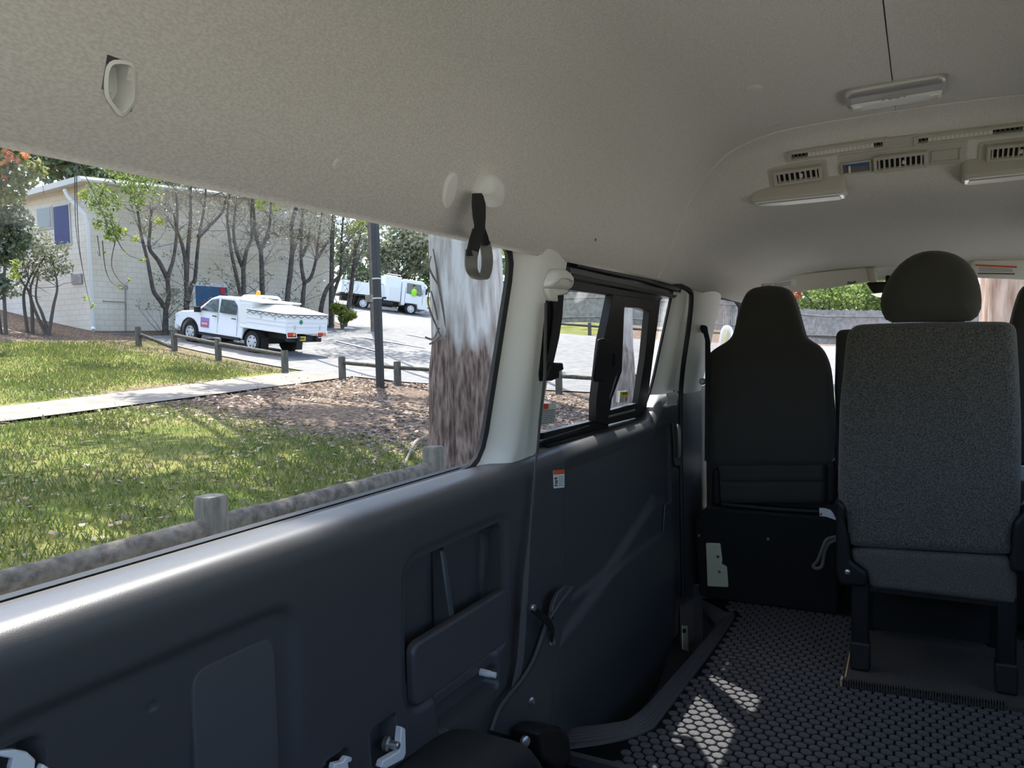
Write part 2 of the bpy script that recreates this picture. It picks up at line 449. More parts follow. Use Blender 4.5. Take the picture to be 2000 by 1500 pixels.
mb = MB(); mb.grid(np.stack([XX, YY, ZZ], -1))
wall = mb.build('wall_left', M['darkplastic'], ang=70)
tag(wall, 'charcoal moulded plastic side panel below the large rear side window', 'wall panel', kind='structure')
mb = MB()
mb.box((-0.945, 0.65, 0.24), (0.02, 2.05, 1.06)); mb.box((-0.93, 0.65, 0.735), (0.05, 2.05, 0.03))
mb.build('outer_skin', M['blackplastic'], wall)
# speaker grille
gp = [at_x(px, py, -0.831) for px, py in [(374, 1500), (374, 1330), (384, 1310), (520, 1248), (538, 1254), (545, 1275), (553, 1475), (549, 1490), (540, 1508)]]
z0 = 0.44
gp = [np.array([-0.832, y, z]) for y, z in rrect(gp[0][1] + 0.002, 0.797, 0.425, 0.640, 0.028)]
mb = MB(); pad(mb, gp, (1, 0, 0), 0.007, 0.004, back=0.01); spk = mb.build('speaker_grille', M['speaker'], wall)
mb = MB(); pad(mb, [np.array([-0.826, y, z]) for y, z in rrect(1.112, 1.476, 0.390, 0.510, 0.022)], (1, 0, 0), 0.016, 0.007, back=0.0)
mb.build('pocket_lip', M['darkplastic'], wall, ang=50)
# pocket divider and end plate
mb = MB()
mb.hexa([(-0.872, 1.268, 0.440), (-0.824, 1.272, 0.440), (-0.824, 1.288, 0.440), (-0.872, 1.300, 0.440)], [(-0.872, 1.268, 0.640), (-0.850, 1.272, 0.640), (-0.850, 1.288, 0.640), (-0.872, 1.300, 0.640)])
mb.build('pocket_divider', M['darkplastic'], wall, bevel=0.003)
mb = MB()
mb.prism([(-0.874, 1.466, 0.440), (-0.824, 1.466, 0.440), (-0.822, 1.466, 0.650), (-0.848, 1.466, 0.640), (-0.850, 1.466, 0.58), (-0.862, 1.466, 0.545)], (0, 0.006, 0))
mb.build('pocket_end_plate', M['darkplastic'], wall)
mb = MB(); p = at_x(938, 1312, -0.832); q = at_x(957, 1318, -0.800)
mb.tube([p, p + (0.022, 0.002, -0.002), p + (0.024, 0.002, -0.002), p + (0.036, 0.004, -0.003)], [0.0075, 0.0075, 0.0065, 0.006], 10); mb.build('peg', M['labelwhite'], wall)
# white brackets seen through the cut-outs, with a bolt
def bracket(pl, x, d, name='bracket', m='whitepaint'):
    mb = MB(); mb.prism([at_x(a, b, x) for a, b in pl], (d, 0, 0)); return mb.build(name, M[m], wall, bevel=0.002)
bracket([(772, 1416), (780, 1420), (781, 1468), (776, 1480), (742, 1498), (732, 1496), (736, 1482), (768, 1464)], -0.822, 0.014)
bracket([(640, 1500), (643, 1488), (660, 1484), (668, 1474), (677, 1476), (676, 1484), (669, 1487), (672, 1505)], -0.822, 0.012)
bracket([(-10, 1462), (20, 1460), (44, 1465), (60, 1480), (58, 1500), (30, 1510), (10, 1500), (16, 1478), (-10, 1474)], -0.836, 0.010)
bracket([(74, 1488), (92, 1500), (80, 1512), (66, 1506)], -0.832, 0.010)
mb = MB(); p = at_x(752, 1452, -0.835)
mb.lathe(p, (1, 0.15, 0), [(0.013, 0), (0.013, 0.008), (0.008, 0.010), (0.007, 0.026), (0.005, 0.028)], 14); mb.build('bolt', M['steel'], wall)

# wheel housing below the panel
mb = MB()
arch = spline([(0.50, 0.0), (0.52, 0.18), (0.62, 0.295), (0.80, 0.315), (1.10, 0.315), (1.26, 0.290), (1.36, 0.19), (1.40, 0.0)], 6)
pillow(mb, [np.array([-0.84, y, z]) for y, z in arch], (0.185, 0, 0), 0.045)
o = mb.build('wheel_housing', M['carpet'], ang=50); tag(o, 'black rounded wheel housing cover at the foot of the side panel', 'wheel housing', kind='structure')

# ---- pillars between the side windows
WIN1 = rrect(-0.20, 1.512, 0.768, 1.275, 0.085)
def pillar(name, y0, y1, z0, z1, bump, holes, label, outline=None, step=0.008):
    yv = np.arange(y0, y1 + 1e-6, step); zv = np.arange(z0, z1 + 1e-6, step)
    Yg, Zg = np.meshgrid(yv, zv, indexing='ij')
    t = (Yg - y0) / (y1 - y0)
    Xg = XW(Zg) + 0.012 + bump * np.power(np.clip(np.sin(np.pi * np.clip(t, 0, 1)), 0, 1), 0.45)
    kp = np.ones(Yg.shape, bool)
    for h in holes:
        sd = sdf(Yg, Zg, h); kp &= sd > -0.004; Xg = XW(Zg) + 0.006 + (Xg - XW(Zg) - 0.006) * sm(-0.01, 0.07, sd)
    if outline is not None: kp &= sdf(Yg, Zg, outline) < 0.004
    mb = MB(); mb.grid(np.stack([Xg, Yg, Zg], -1), lambda i, j: kp[i, j] and kp[i + 1, j + 1] and kp[i, j + 1] and kp[i + 1, j])
    o = mb.build(name, M['lightplastic'], ang=60); return tag(o, label, 'pillar trim', kind='structure')
p1 = pillar('trim_1', 1.40, 1.76, 0.774, 1.30, 0.050, [WIN1], 'light grey plastic pillar trim between the rear and door windows')
def gasket(poly, rad, off, name, parent, closed=True, m='rubber'):
    pts = [np.array([XW(z) + off, y, z]) for y, z in poly]
    if closed: pts = pts + [pts[0], pts[1]]
    mb = MB(); mb.tube(pts, rad, 6); return mb.build(name, M[m], parent)
# window 1 : fixed rear side glass
mb = MB(); mb.prism([(XW(z) - 0.006, y, z) for y, z in WIN1], (0.004, 0, 0)); w1 = mb.build('window_1', M['glass'], ang=30)
tag(w1, 'large fixed rear side window glass of the van', 'window', kind='structure')
gasket(WIN1, 0.010, 0.004, 'seal', w1)
# ---- sliding door
DY0, DY1 = 1.672, 2.945
yv = np.arange(DY0, DY1 + 1e-6, 0.0075)
def dsill(y): return 0.772 + 0.085 * sm(2.60, 2.78, y)
prof_d = [(-0.075, 0.000, 1), (-0.055, 0.002, 1), (-0.035, -0.002, 1)] + [(-0.035 + 0.035 * math.sin(a), -0.037 + 0.035 * math.cos(a), 1) for a in np.linspace(0.3, 1.5, 6)]
zf = np.linspace(-0.06, -0.97, 110)
rows = []
ridge = [(1.76, 0.42), (2.35, 0.60), (2.60, 0.62), (2.95, 0.62), (2.95, -0.3), (1.76, -0.3)]
inner_p = rrect(1.83, 2.80, 0.36, 0.735, 0.06)
for y in yv:
    zs = dsill(y); row = [np.array([-0.830 + a, y, zs + b]) for a, b, _ in prof_d]
    row += [np.array([-0.830, y, zs + b]) for b in zf]; rows.append(row)
G = np.array(rows); Yg = G[:, :, 1]; Zg = G[:, :, 2]
fm = np.zeros(Yg.shape, bool); fm[:, len(prof_d):] = True
dd = 0.016 * sm(0.01, -0.03, sdf(Yg, Zg, [(1.70, -0.4), (1.70, 0.28), (2.1, 0.36), (2.60, 0.50), (2.75, 0.46), (2.80, 0.3), (2.85, -0.4)]))
dd -= 0.010 * sm(0.006, -0.006, sdf(Yg, Zg, inner_p)) * (Zg > 0.2)
dd -= 0.02 * sm(0.20, -0.10, Zg)
G[:, :, 0] += np.where(fm, dd, 0)
mb = MB(); mb.grid(G); door = mb.build('door_1', M['doorplastic'], ang=70)
tag(door, 'dark plastic inner panel of the sliding side door', 'door', kind='structure')
mb = MB(); mb.box((-0.945, 2.36, 0.24), (0.02, 1.30, 1.06)); mb.build('outer_skin', M['blackplastic'], door)
WIN2 = [(p[0], p[1]) for p in roundpoly([(1.755, 0.790), (2.66, 0.790), (2.715, 0.88), (2.755, 1.262), (1.755, 1.262)], 0.05)]
p2 = pillar('trim_2', 2.55, 2.95, 0.852, 1.30, 0.040, [WIN2], 'light grey plastic trim at the front of the sliding door window')
mb = MB(); mb.prism([(XW(z) - 0.010, y, z) for y, z in rrect(1.70, 2.80, 0.76, 1.30, 0.03)], (0.004, 0, 0)); w2 = mb.build('window_2', M['glass'])
tag(w2, 'sliding side door window with black frame and two panes', 'window', kind='structure')
def wpoly(pl, o0, o1, name, m, parent=w2, bevel=0.0015):
    mb = MB(); lo = [wl(a, b, o0) for a, b in pl]; mb.prism(lo, (o1 - o0, 0, 0)); return mb.build(name, M[m], parent, bevel=bevel)
def wframe(outer, inner, o0, o1, name, m, parent=w2):          # frame with an opening: same count loops
    mb = MB(); n = len(outer)
    A = [wl(a, b, o0) for a, b in outer]; B = [wl(a, b, o0) for a, b in inner]
    v = np.array([o1 - o0, 0, 0]); C = [p + v for p in A]; D = [p + v for p in B]
    vs = A + B + C + D; fs = []
    for i in range(n):
        j = (i + 1) % n
        fs += [(i, j, n + j, n + i), (2 * n + i, 3 * n + i, 3 * n + j, 2 * n + j), (i, 2 * n + i, 2 * n + j, j), (n + i, n + j, 3 * n + j, 3 * n + i)]
    mb.add(vs, fs); return mb.build(name, M[m], parent, bevel=0.0015)
wpoly([(1106, 512), (1135, 518), (1240, 541), (1330, 562), (1331, 570), (1316, 573), (1240, 551), (1104, 523)], -0.004, 0.030, 'top_channel', 'blackplastic')
wpoly([(1098, 522), (1316, 572), (1312, 577), (1300, 577), (1098, 536)], -0.012, 0.010, 'track_rail', 'framegrey')
wpoly([(1095, 536), (1306, 578), (1300, 583), (1095, 546)], -0.012, 0.022, 'top_rail', 'blackplastic')
wpoly([(1095, 545), (1285, 582), (1280, 589), (1205, 580), (1095, 566)], -0.012, 0.006, 'frame_top', 'framemetal')
wpoly([(1046, 845), (1150, 820), (1175, 827), (1175, 835), (1046, 868)], -0.012, 0.012, 'frame_bottom', 'blackplastic')
wpoly([(1042, 868), (1252, 812), (1250, 828), (1042, 886)], -0.016, 0.026, 'bottom_channel', 'blackplastic')
mb = MB()
for k in range(34):
    t = k / 33; a = 1052 + (1150 - 1052) * t; b = 862 + (831 - 862) * t
    mb.box(wl(a, b, 0.0135), (0.003, 0.006, 0.0022))
mb.build('track_teeth', M['steel'], w2)
wpoly([(1182, 576), (1206, 580), (1203, 620), (1199, 655), (1196, 712), (1186, 740), (1176, 775), (1173, 829), (1149, 824), (1150, 780), (1154, 746), (1160, 690), (1163, 665), (1172, 625)], -0.006, 0.020, 'centre_post', 'framemetal')
lt = wpoly([(1165, 663), (1176, 660), (1185, 666), (1181, 735), (1175, 745), (1156, 746), (1155, 738)], 0.020, 0.030, 'latch_grip', 'blackplastic', bevel=0.004)
wpoly([(1197, 690), (1200, 690), (1199, 716), (1195, 716)], 0.018, 0.026, 'latch_tab', 'blackplastic')
wframe([(1203, 579), (1240, 583), (1277, 589), (1263, 700), (1249, 811), (1172, 829), (1174, 790), (1192, 735)],
       [(1205, 600), (1235, 602), (1256, 609), (1247, 700), (1234, 787), (1178, 801), (1181, 780), (1201, 725)], -0.010, 0.014, 'slider_frame', 'framemetal')
wpoly([(1179, 814), (1238, 799), (1238, 803), (1179, 818)], 0.012, 0.018, 'pull_strip', 'steel')
gasket(WIN2, 0.006, 0.006, 'seal', w2)

# door weather seal and front body post
mb = MB(); seal = spline([wl(1288, 546, 0.03), wl(1322, 556, 0.05), wl(1346, 568, 0.07), wl(1350, 585, 0.075), wl(1345, 640, 0.075), wl(1335, 710, 0.075), wl(1330, 765, 0.07), at_x(1329, 840, -0.81), at_x(1331, 1000, -0.80), at_x(1334, 1165, -0.80)], 6)
mb.tube(seal, 0.009, 8); o = mb.build('door_seal', M['rubber']); tag(o, 'black rubber weather seal along the front edge of the sliding door', 'seal', kind='structure')
def bodywall(yv, zv, mat_, name, label, x=None):
    mb = MB(); mb.grid([[(x(z) if x else XW(z), y, z) for z in zv] for y in yv]); o = mb.build(name, M[mat_], ang=60)
    return tag(o, label, 'pillar trim', kind='structure')
WIN5 = [(p[0], p[1]) for p in roundpoly([(3.30, 0.80), (3.95, 0.80), (3.95, 1.20), (3.78, 1.235), (3.42, 1.235), (3.34, 1.08)], 0.05)]
p3 = pillar('trim_3', 2.945, 3.40, 0.835, 1.30, 0.055, [WIN5], 'light grey body post trim behind the front passenger door')
p3.data.materials[0] = M['lightplastic']
mb = MB(); mb.grid([[(-0.845 + 0.02 * math.sin((y - 2.95) / 0.45 * math.pi), y, z) for z in np.arange(-0.2, 0.87, 0.05)] for y in np.arange(2.95, 3.41, 0.03)])
o = mb.build('wall_left_post', M['darkplastic'], ang=60); tag(o, 'dark lower body post beside the front passenger seat', 'wall panel', kind='structure')
mb = MB()
yv = np.arange(3.395, 4.0, 0.008); zv = np.arange(0.70, 1.32, 0.008); Yg, Zg = np.meshgrid(yv, zv, indexing='ij')
kp = sdf(Yg, Zg, WIN5) > -0.004
mb.grid(np.stack([XW(Zg) + 0.004, Yg, Zg], -1), lambda i, j: kp[i, j] and kp[i + 1, j + 1] and kp[i, j + 1] and kp[i + 1, j])
mb.box((-0.93, 3.7, 0.3), (0.03, 0.62, 0.86))
d2 = mb.build('door_2', M['blackplastic']); tag(d2, 'black front passenger door inside with window frame', 'door', kind='structure')
gasket(WIN5, 0.010, 0.012, 'seal', d2)
mb = MB(); mb.prism([(XW(z) - 0.008, y, z) for y, z in WIN5], (0.004, 0, 0)); w5 = mb.build('window_5', M['glass']); tag(w5, 'front passenger door window glass', 'window', kind='structure')
mb = MB()
for a, c, z0_, z1_ in ((1.62, 1.80, 0.76, 1.32), (3.09, 3.30, 0.84, 1.32), (2.94, 3.42, -0.28, 0.85), (3.38, 4.0, -0.28, 0.78), (1.70, 3.0, -0.28, -0.10)):
    mb.hexa([(XW(max(z0_, .776)) - 0.05, a, z0_), (XW(max(z0_, .776)) - 0.03, a, z0_), (XW(max(z0_, .776)) - 0.03, c, z0_), (XW(max(z0_, .776)) - 0.05, c, z0_)], [(XW(max(z1_, .776)) - 0.05, a, z1_), (XW(max(z1_, .776)) - 0.03, a, z1_), (XW(max(z1_, .776)) - 0.03, c, z1_), (XW(max(z1_, .776)) - 0.05, c, z1_)])
o = mb.build('light_block_posts', M['blackplastic']); tag(o, 'outer body posts added behind the pillar trims to block light', 'body post', kind='structure')  # added behind the trims to stop light coming through the gaps
# unseen lower tailgate panel, added to keep low rear light off the floor
mb = MB(); mb.box((XC, -0.37, 0.36), (1.66, 0.04, 0.92)); o = mb.build('back_light_block', M['darkplastic'], bevel=0.01); tag(o, 'unseen charcoal lower tailgate panel added behind the camera to shade the floor', 'wall panel', kind='structure')
mb = MB(); mb.box((XC, 3.9, -0.05), (1.70, 1.5, 0.04)); mb.box((XC, 4.63, 0.33), (1.70, 0.03, 0.9)); o = mb.build('floor_front', M['carpet']); tag(o, 'black front cabin floor and firewall', 'floor', kind='structure')
# ---- right wall, seen only in part; same layout mirrored
mb = MB(); mb.grid([[(x - 2 * (x - XC) if False else 2 * XC - x, y, z) for x, z in [(-0.905, 0.770), (-0.845, 0.778), (-0.815, 0.74), (-0.82, 0.5), (-0.82, -0.1)]] for y in np.arange(-0.36, 4.0, 0.2)])
wr = mb.build('wall_right', M['darkplastic']); tag(wr, 'charcoal plastic lower side panel on the driver side', 'wall panel', kind='structure')
mb = MB(); mb.box((0.835, 1.8, 0.24), (0.02, 4.36, 1.06)); mb.build('outer_skin', M['whitepaint'], wr)
mb = MB()
for y0, y1 in ((-0.36, -0.16), (1.48, 1.75), (2.72, 3.25), (3.86, 4.0)):
    mb.hexa([(0.79, y0, 0.77), (0.75, y0, 0.77), (0.75, y1, 0.77), (0.79, y1, 0.77)], [(0.695, y0, 1.30), (0.655, y0, 1.30), (0.655, y1, 1.30), (0.695, y1, 1.30)])
o = mb.build('trim_4', M['lightplastic'], bevel=0.01); tag(o, 'light grey pillar trims along the driver side windows', 'pillar trim', kind='structure')
mb = MB(); mb.hexa([(0.789, -0.2, 0.77), (0.785, -0.2, 0.77), (0.785, 3.9, 0.77), (0.789, 3.9, 0.77)], [(0.692, -0.2, 1.29), (0.688, -0.2, 1.29), (0.688, 3.9, 1.29), (0.692, 3.9, 1.29)])
o = mb.build('window_3', M['glass']); tag(o, 'driver side window glass of the van', 'window', kind='structure')
# ---- rear corner post of the left wall behind the camera
mb = MB(); mb.hexa([(-0.90, -0.36, 0.77), (-0.84, -0.36, 0.77), (-0.84, -0.19, 0.77), (-0.90, -0.19, 0.77)], [(-0.80, -0.36, 1.30), (-0.74, -0.36, 1.30), (-0.74, -0.19, 1.30), (-0.80, -0.19, 1.30)])
o = mb.build('trim_5', M['lightplastic'], bevel=0.01); tag(o, 'light grey tailgate corner post trim', 'pillar trim', kind='structure')

# ---- floor, step well, mat
inner = [at_z(*p, 0.0)[:2] for p in [(1078, 1428), (1200, 1416), (1238, 1402), (1288, 1352), (1388, 1238), (1394, 1218), (1372, 1192)]]
outer = [at_z(*p, 0.0)[:2] for p in [(1080, 1470), (1185, 1456), (1262, 1434), (1304, 1392), (1432, 1214), (1414, 1196), (1368, 1172)]]
inner = [np.array(p) for p in spline(inner, 6)]; outer = [np.array(p) for p in spline(outer, 6)]
pf = [(-0.82, -0.36), (0.71, -0.36), (0.71, 3.16), (inner[-1][0], 3.16)] + [tuple(p) for p in inner[::-1]] + [(-0.82, inner[0][1])]
mb = MB(); mb.prism([(x, y, -0.03) for x, y in pf], (0, 0, 0.03)); fl = mb.build('floor', M['carpet'])
tag(fl, 'black van floor under the rubber mat', 'floor', kind='structure')
mb = MB(); mb.box((-0.70, 2.40, -0.24), (0.46, 1.5, 0.02)); wf = [(p[0], p[1]) for p in inner]
mb.grid([[(x, y, z) for z in (0, -0.24)] for x, y in wf])
mb.box((-0.70, 3.10, -0.10), (0.46, 0.02, 0.28)); mb.box((-0.75, 1.70, -0.10), (0.30, 0.02, 0.26))
o = mb.build('floor_step', M['darkplastic']); tag(o, 'charcoal lowered entry step well inside the sliding door', 'step', kind='structure')
# ribbed sill trim around the step
mb = MB(); rows = []; nr = 41
for a, b in zip(inner, outer):
    row = [np.array([a[0], a[1], -0.03])]
    for k in range(nr):
        t = k / (nr - 1); p = a + (b - a) * t
        rib = 0.0035 * (0.5 + 0.5 * math.cos(t * 2 * math.pi * 8)) if 0.12 < t < 0.9 else 0.003
        row.append(np.array([p[0], p[1], 0.012 * math.sin(math.pi * min(1, max(0, t)) ** 0.8) ** 0.4 + rib]) if 0 < t < 1 else np.array([p[0], p[1], 0.0]))
    rows.append(row)
mb.grid(rows); o = mb.build('trim_6', M['darkplastic'], ang=40); tag(o, 'ribbed charcoal step edge trim curving around the door well', 'step trim', kind='structure')
# rubber mat with octagonal discs
mp = [(-0.58, 0.35), (0.70, 0.35), (0.70, 3.06), (outer[-1][0] + 0.02, 3.06)] + [tuple(p) for p in outer[::-1]] + [(-0.60, 1.55)]
rm = thing('rubber_mat', (0.05, 2.0, 0.0), 'black rubber ring mat of small octagonal discs covering the van floor', 'floor mat')
mb = MB(); mb.prism([(x, y, 0.0) for x, y in mp], (0, 0, 0.004)); mb.build('mat_backing', M['mat'], rm)
pit = 0.0325; cs = []
k = 0; y = 0.45
while y < 3.10:
    x = -0.66 + (pit / 2 if k % 2 else 0)
    while x < 0.70:
        if pip(x, y, mp) and float(sdf(np.array([x]), np.array([y]), mp)[0]) < -0.012:
            d = MR.T @ (np.array([x, y, 0.0]) - EYE); u = 1000 + FPX * d[0] / d[2]; v = 750 + FPX * d[1] / d[2]
            vis = d[2] > 0.2 and -20 < u < 2020 and v < 1530
            hid = (not vis) or (u > 1650 and v < 1345 + (u - 1650) * 0.14) or u < 1065
            cs.append((hid, d[2], x, y))
        x += pit
    y += pit * 0.866; k += 1
cs.sort()
mo = MB(); oct_ = [(math.cos(a + math.pi / 8) * 0.0146, math.sin(a + math.pi / 8) * 0.0134) for a in np.linspace(0, 2 * math.pi, 8, endpoint=False)]
def disc_rings(cx, cy, cz):
    return [[(cx + a, cy + b, cz) for a, b in oct_], [(cx + a, cy + b, cz + 0.0035) for a, b in oct_], [(cx + a * 0.86, cy + b * 0.86, cz + 0.005) for a, b in oct_]]
m0 = MB(); m0.loft(disc_rings(0, 0, 0), cap0=False)
d0 = m0.build('disc', M['disc'], rm, local=True); d0.location = np.array((cs[0][2], cs[0][3], 0.004)) - np.array(rm.location)
for c in cs[1:300]:
    d = d0.copy(); COL.objects.link(d); d.location = np.array((c[2], c[3], 0.004)) - np.array(rm.location)
mb = MB()
for c in cs[300:]: mb.loft(disc_rings(c[2], c[3], 0.004), cap0=False)
o = mb.build('disc_field', M['disc'], rm); o['kind'] = 'stuff'

# ---- front of the cabin
mb = MB()
bf = roundpoly([(-0.80, 3.07, 0.0), (-0.275, 3.07, 0.0), (-0.275, 3.00, 0.385), (-0.76, 3.00, 0.385), (-0.80, 3.02, 0.33)], 0.03)
mb.prism(bf, (0, 0.75, 0)); bh = mb.build('bulkhead_box', M['carpet'], bevel=0.01)
tag(bh, 'black carpeted box under the front passenger seat', 'seat box')
def bpt(px, py): 
    d = ray(px, py)   # face leans: y = 3.07 - 0.07*z/0.385
    k = 0.07 / 0.385; t = (3.07 - k * EYE[2] - 0.0) / (d[1] + k * d[2]); return EYE + d * t
mb = MB(); bn = np.array([0, -1, -0.18]); bn /= np.linalg.norm(bn)
pad(mb, roundpoly([bpt(*p) for p in [(1379, 1060), (1407, 1061), (1411, 1095), (1409, 1101), (1420, 1106), (1423, 1146), (1382, 1144)]], 0.006, 3), bn, 0.006, 0.003, back=0.002)
cv = mb.build('access_cover', M['cream'], bh); cv['label'] = 'cream plastic stepped access cover'
for p in [(1403, 1085), (1406, 1115)]:
    mb = MB(); mb.lathe(bpt(*p) + bn * 0.006, bn, [(0.006, 0), (0.006, 0.002), (0.004, 0.003)], 10); mb.build('screw', M['steel'], cv)
for p in [(1365, 1046), (1500, 1053)]:
    mb = MB(); mb.lathe(bpt(*p), bn, [(0.006, -0.001), (0.005, 0.003), (0.002, 0.004)], 10); mb.build('screw', M['steel'], bh)
# dashboard, windscreen, A posts, header
mb = MB(); pr = spline([(3.98, 0.30), (3.96, 0.60), (4.02, 0.74), (4.20, 0.80), (4.62, 0.78)], 5)
mb.grid([[(x, y, z) for y, z in pr] for x in np.linspace(-0.86, 0.76, 12)]); db = mb.build('dashboard', M['blackplastic']); tag(db, 'dark dashboard under the windscreen', 'dashboard', kind='structure')
mb = MB(); mb.prism([(-0.72, 3.98, 1.32), (0.61, 3.98, 1.32), (0.74, 4.64, 0.76), (-0.85, 4.64, 0.76)], (0, 0.005, 0.004)); ws = mb.build('window_4', M['glass']); tag(ws, 'windscreen glass at the front of the van', 'window', kind='structure')
for sx in (-1, 1):
    mb = MB(); x0 = XC + sx * 0.70; x1 = XC + sx * 0.83
    mb.tube([(x0, 3.96, 1.30), (x1, 4.62, 0.77)], 0.045, 10); o = mb.build('trim_7' if sx < 0 else 'trim_8', M['lightplastic'])
    tag(o, 'light grey windscreen post on the passenger side' if sx < 0 else 'light grey windscreen post on the driver side', 'pillar trim', kind='structure')
mb = MB(); mb.hexa([(-0.75, 3.90, 1.345), (0.64, 3.90, 1.345), (0.64, 3.99, 1.30), (-0.75, 3.99, 1.30)], [(-0.75, 3.90, 1.375), (0.64, 3.90, 1.375), (0.64, 4.0, 1.36), (-0.75, 4.0, 1.36)])
o = mb.build('trim_9', M['lightplastic'], bevel=0.01); tag(o, 'light grey header trim above the windscreen', 'header trim', kind='structure')

# ============================================================ THINGS IN THE VAN
def hframe(px, py):
    P, N = hd(px, py); Tx = np.array([1.0, 0, 0]); Tx = Tx - N * np.dot(Tx, N); Tx /= np.linalg.norm(Tx); return P, N, Tx, np.cross(N, Tx)
def fbox(mb, fr, a, b, h, da, db, dh):
    P, N, Tx, Ty = fr; return mb.box(P + Tx * a + Ty * b + N * h, (da, db, dh), np.stack([Tx, Ty, N], 1))
def floop(fr, pts, h=0.0):
    P, N, Tx, Ty = fr; return [P + Tx * a + Ty * b + N * h for a, b in pts]
def loc2(fr, px, py):                          # pixel -> coordinates in the frame plane
    P, N, Tx, Ty = fr; d = ray(px, py); t = np.dot(P - EYE, N) / np.dot(d, N); q = EYE + d * t - P; return float(np.dot(q, Tx)), float(np.dot(q, Ty))
def rr2(x0, x1, y0, y1, r, n=4): return [(p[0], p[1]) for p in roundpoly([(x0, y0), (x1, y0), (x1, y1), (x0, y1)], r, n)]

# recessed cup in the headliner with its screw
t = thing('headliner_recess_cup', cup_c, 'pale plastic recessed cup with a screw set in the headliner above the big side window', 'plastic cup')
outer_n = -cup_n
rim = CUP
mid = [cup_c + (p - cup_c) * 0.94 + outer_n * 0.004 for p in CUP]
low = [cup_c + (p - cup_c) * 0.80 + outer_n * 0.022 for p in CUP]
mb = MB(); mb.loft([[p - outer_n * 0.0015 for p in inset(rim, -0.0035, cup_n)], [p - outer_n * 0.003 for p in rim], mid, low], cap0=False)
mb.build('cup', M['lightplastic'], t, ang=50)
mb = MB(); mb.lathe(hd(214, 173)[0] + outer_n * 0.018, cup_n, [(0.006, 0), (0.006, 0.003), (0.003, 0.004)], 12); mb.build('screw', M['steel'], t)
# plugs
def plug(px, py, rx, ry, h, label, m='headliner'):
    fr = hframe(px, py); mb = MB(); pad(mb, floop(fr, [(rx * math.cos(a), ry * math.sin(a)) for a in np.linspace(0, 2 * math.pi, 24, endpoint=False)]), fr[1], h, min(rx, ry) * 0.5, back=0.002)
    return tag(mb.build('trim_plug', M[m], ang=50), label, 'trim plug')
plug(657, 321, 0.008, 0.0075, 0.003, 'tiny round trim plug on the headliner above the parked utility truck', 'headseam')
plug(1471, 172, 0.022, 0.022, 0.006, 'round fabric covered button on the flat ceiling beside the dome lamp')
plug(1512, 243, 0.020, 0.018, 0.003, 'faint round button on the ceiling just behind the welt')
plug(1163, 468, 0.004, 0.005, 0.002, 'small dark mark plug on the headliner above the door window', 'gripgrey')
# oval cap beside the strap
mb = MB(); c0, n0 = hd(877, 371)
ov = [hd(877 + a, 371 + b)[0] for a, b in [(-14, 22), (-13, 5), (-8, -17), (0, -31), (9, -35), (14, -27), (13, -8), (8, 15), (0, 32), (-8, 36)]]
pad(mb, [np.array(p) for p in spline(ov, 3, True)], n0, 0.006, 0.005, back=0.003)
tag(mb.build('oval_cap', M['lightplastic'], ang=50), 'beige oval plastic cap on the headliner beside the hanging grip strap', 'trim cap')
# grip strap
c0, n0 = hd(943, 372)
t = thing('grip_strap', c0, 'hanging hand grip strap with beige cover and grey plastic loop', 'grab strap')
cov = [hd(*p)[0] for p in [(921, 377), (928, 355), (938, 337), (952, 335), (964, 348), (967, 368), (962, 392), (955, 400), (944, 401), (936, 392)]]
mb = MB(); pad(mb, [np.array(p) for p in spline(cov, 3, True)], n0, 0.032, 0.020, back=0.004); mb.build('cover', M['lightplastic'], t, ang=50)
XS = hd(935, 400)[0][0] + 0.022
def sp(px, py, dx=0): return at_x(px, py, XS + dx)
mb = MB()
def ribbon(mb, pl, th=0.003):                  # pl: (left px, right px, y px, x offset)
    L = [sp(a, y, o) for a, b, y, o in pl]; R_ = [sp(b, y, o) for a, b, y, o in pl]
    rings = [[l, r, r + (th, 0, 0), l + (th, 0, 0)] for l, r in zip(L, R_)]; return mb.loft(rings)
ribbon(mb, [(922, 938, 378, 0), (921, 944, 400, 0.004), (923, 944, 425, 0.006), (926, 943, 440, 0.006), (925, 943, 450, 0.006)], 0.005)
ribbon(mb, [(923, 944, 446, 0.004), (916, 938, 468, 0.008), (911, 932, 490, 0.012), (911, 930, 500, 0.014)], 0.004)
ribbon(mb, [(934, 944, 446, 0.002), (938, 950, 462, -0.012), (940, 954, 480, -0.022)], 0.004)
mb.build('strap', M['webblack'], t, ang=60)
mb = MB()
lp = [(921, 490, 0.014), (920, 515, 0.014), (924, 532, 0.012), (934, 543, 0.002), (945, 541, -0.012), (950, 525, -0.022), (951, 500, -0.024), (947, 475, -0.022)]
ctr = spline([sp(a, b, o) for a, b, o in lp], 5)
rings = []
for i, p in enumerate(ctr):
    tt = ctr[min(i + 1, len(ctr) - 1)] - ctr[max(i - 1, 0)]; tt /= np.linalg.norm(tt)
    wv = np.array([0.45, 0.9, 0.0]) * 0.0125; wv = wv - tt * np.dot(wv, tt); nn = np.cross(tt, wv); nn = nn / np.linalg.norm(nn) * 0.0035
    rings.append([p - wv - nn * 0.4, p - nn, p + wv - nn * 0.4, p + wv + nn * 0.4, p + nn, p - wv + nn * 0.4])
mb.loft(rings); mb.build('grip_loop', M['gripgrey'], t, ang=50)

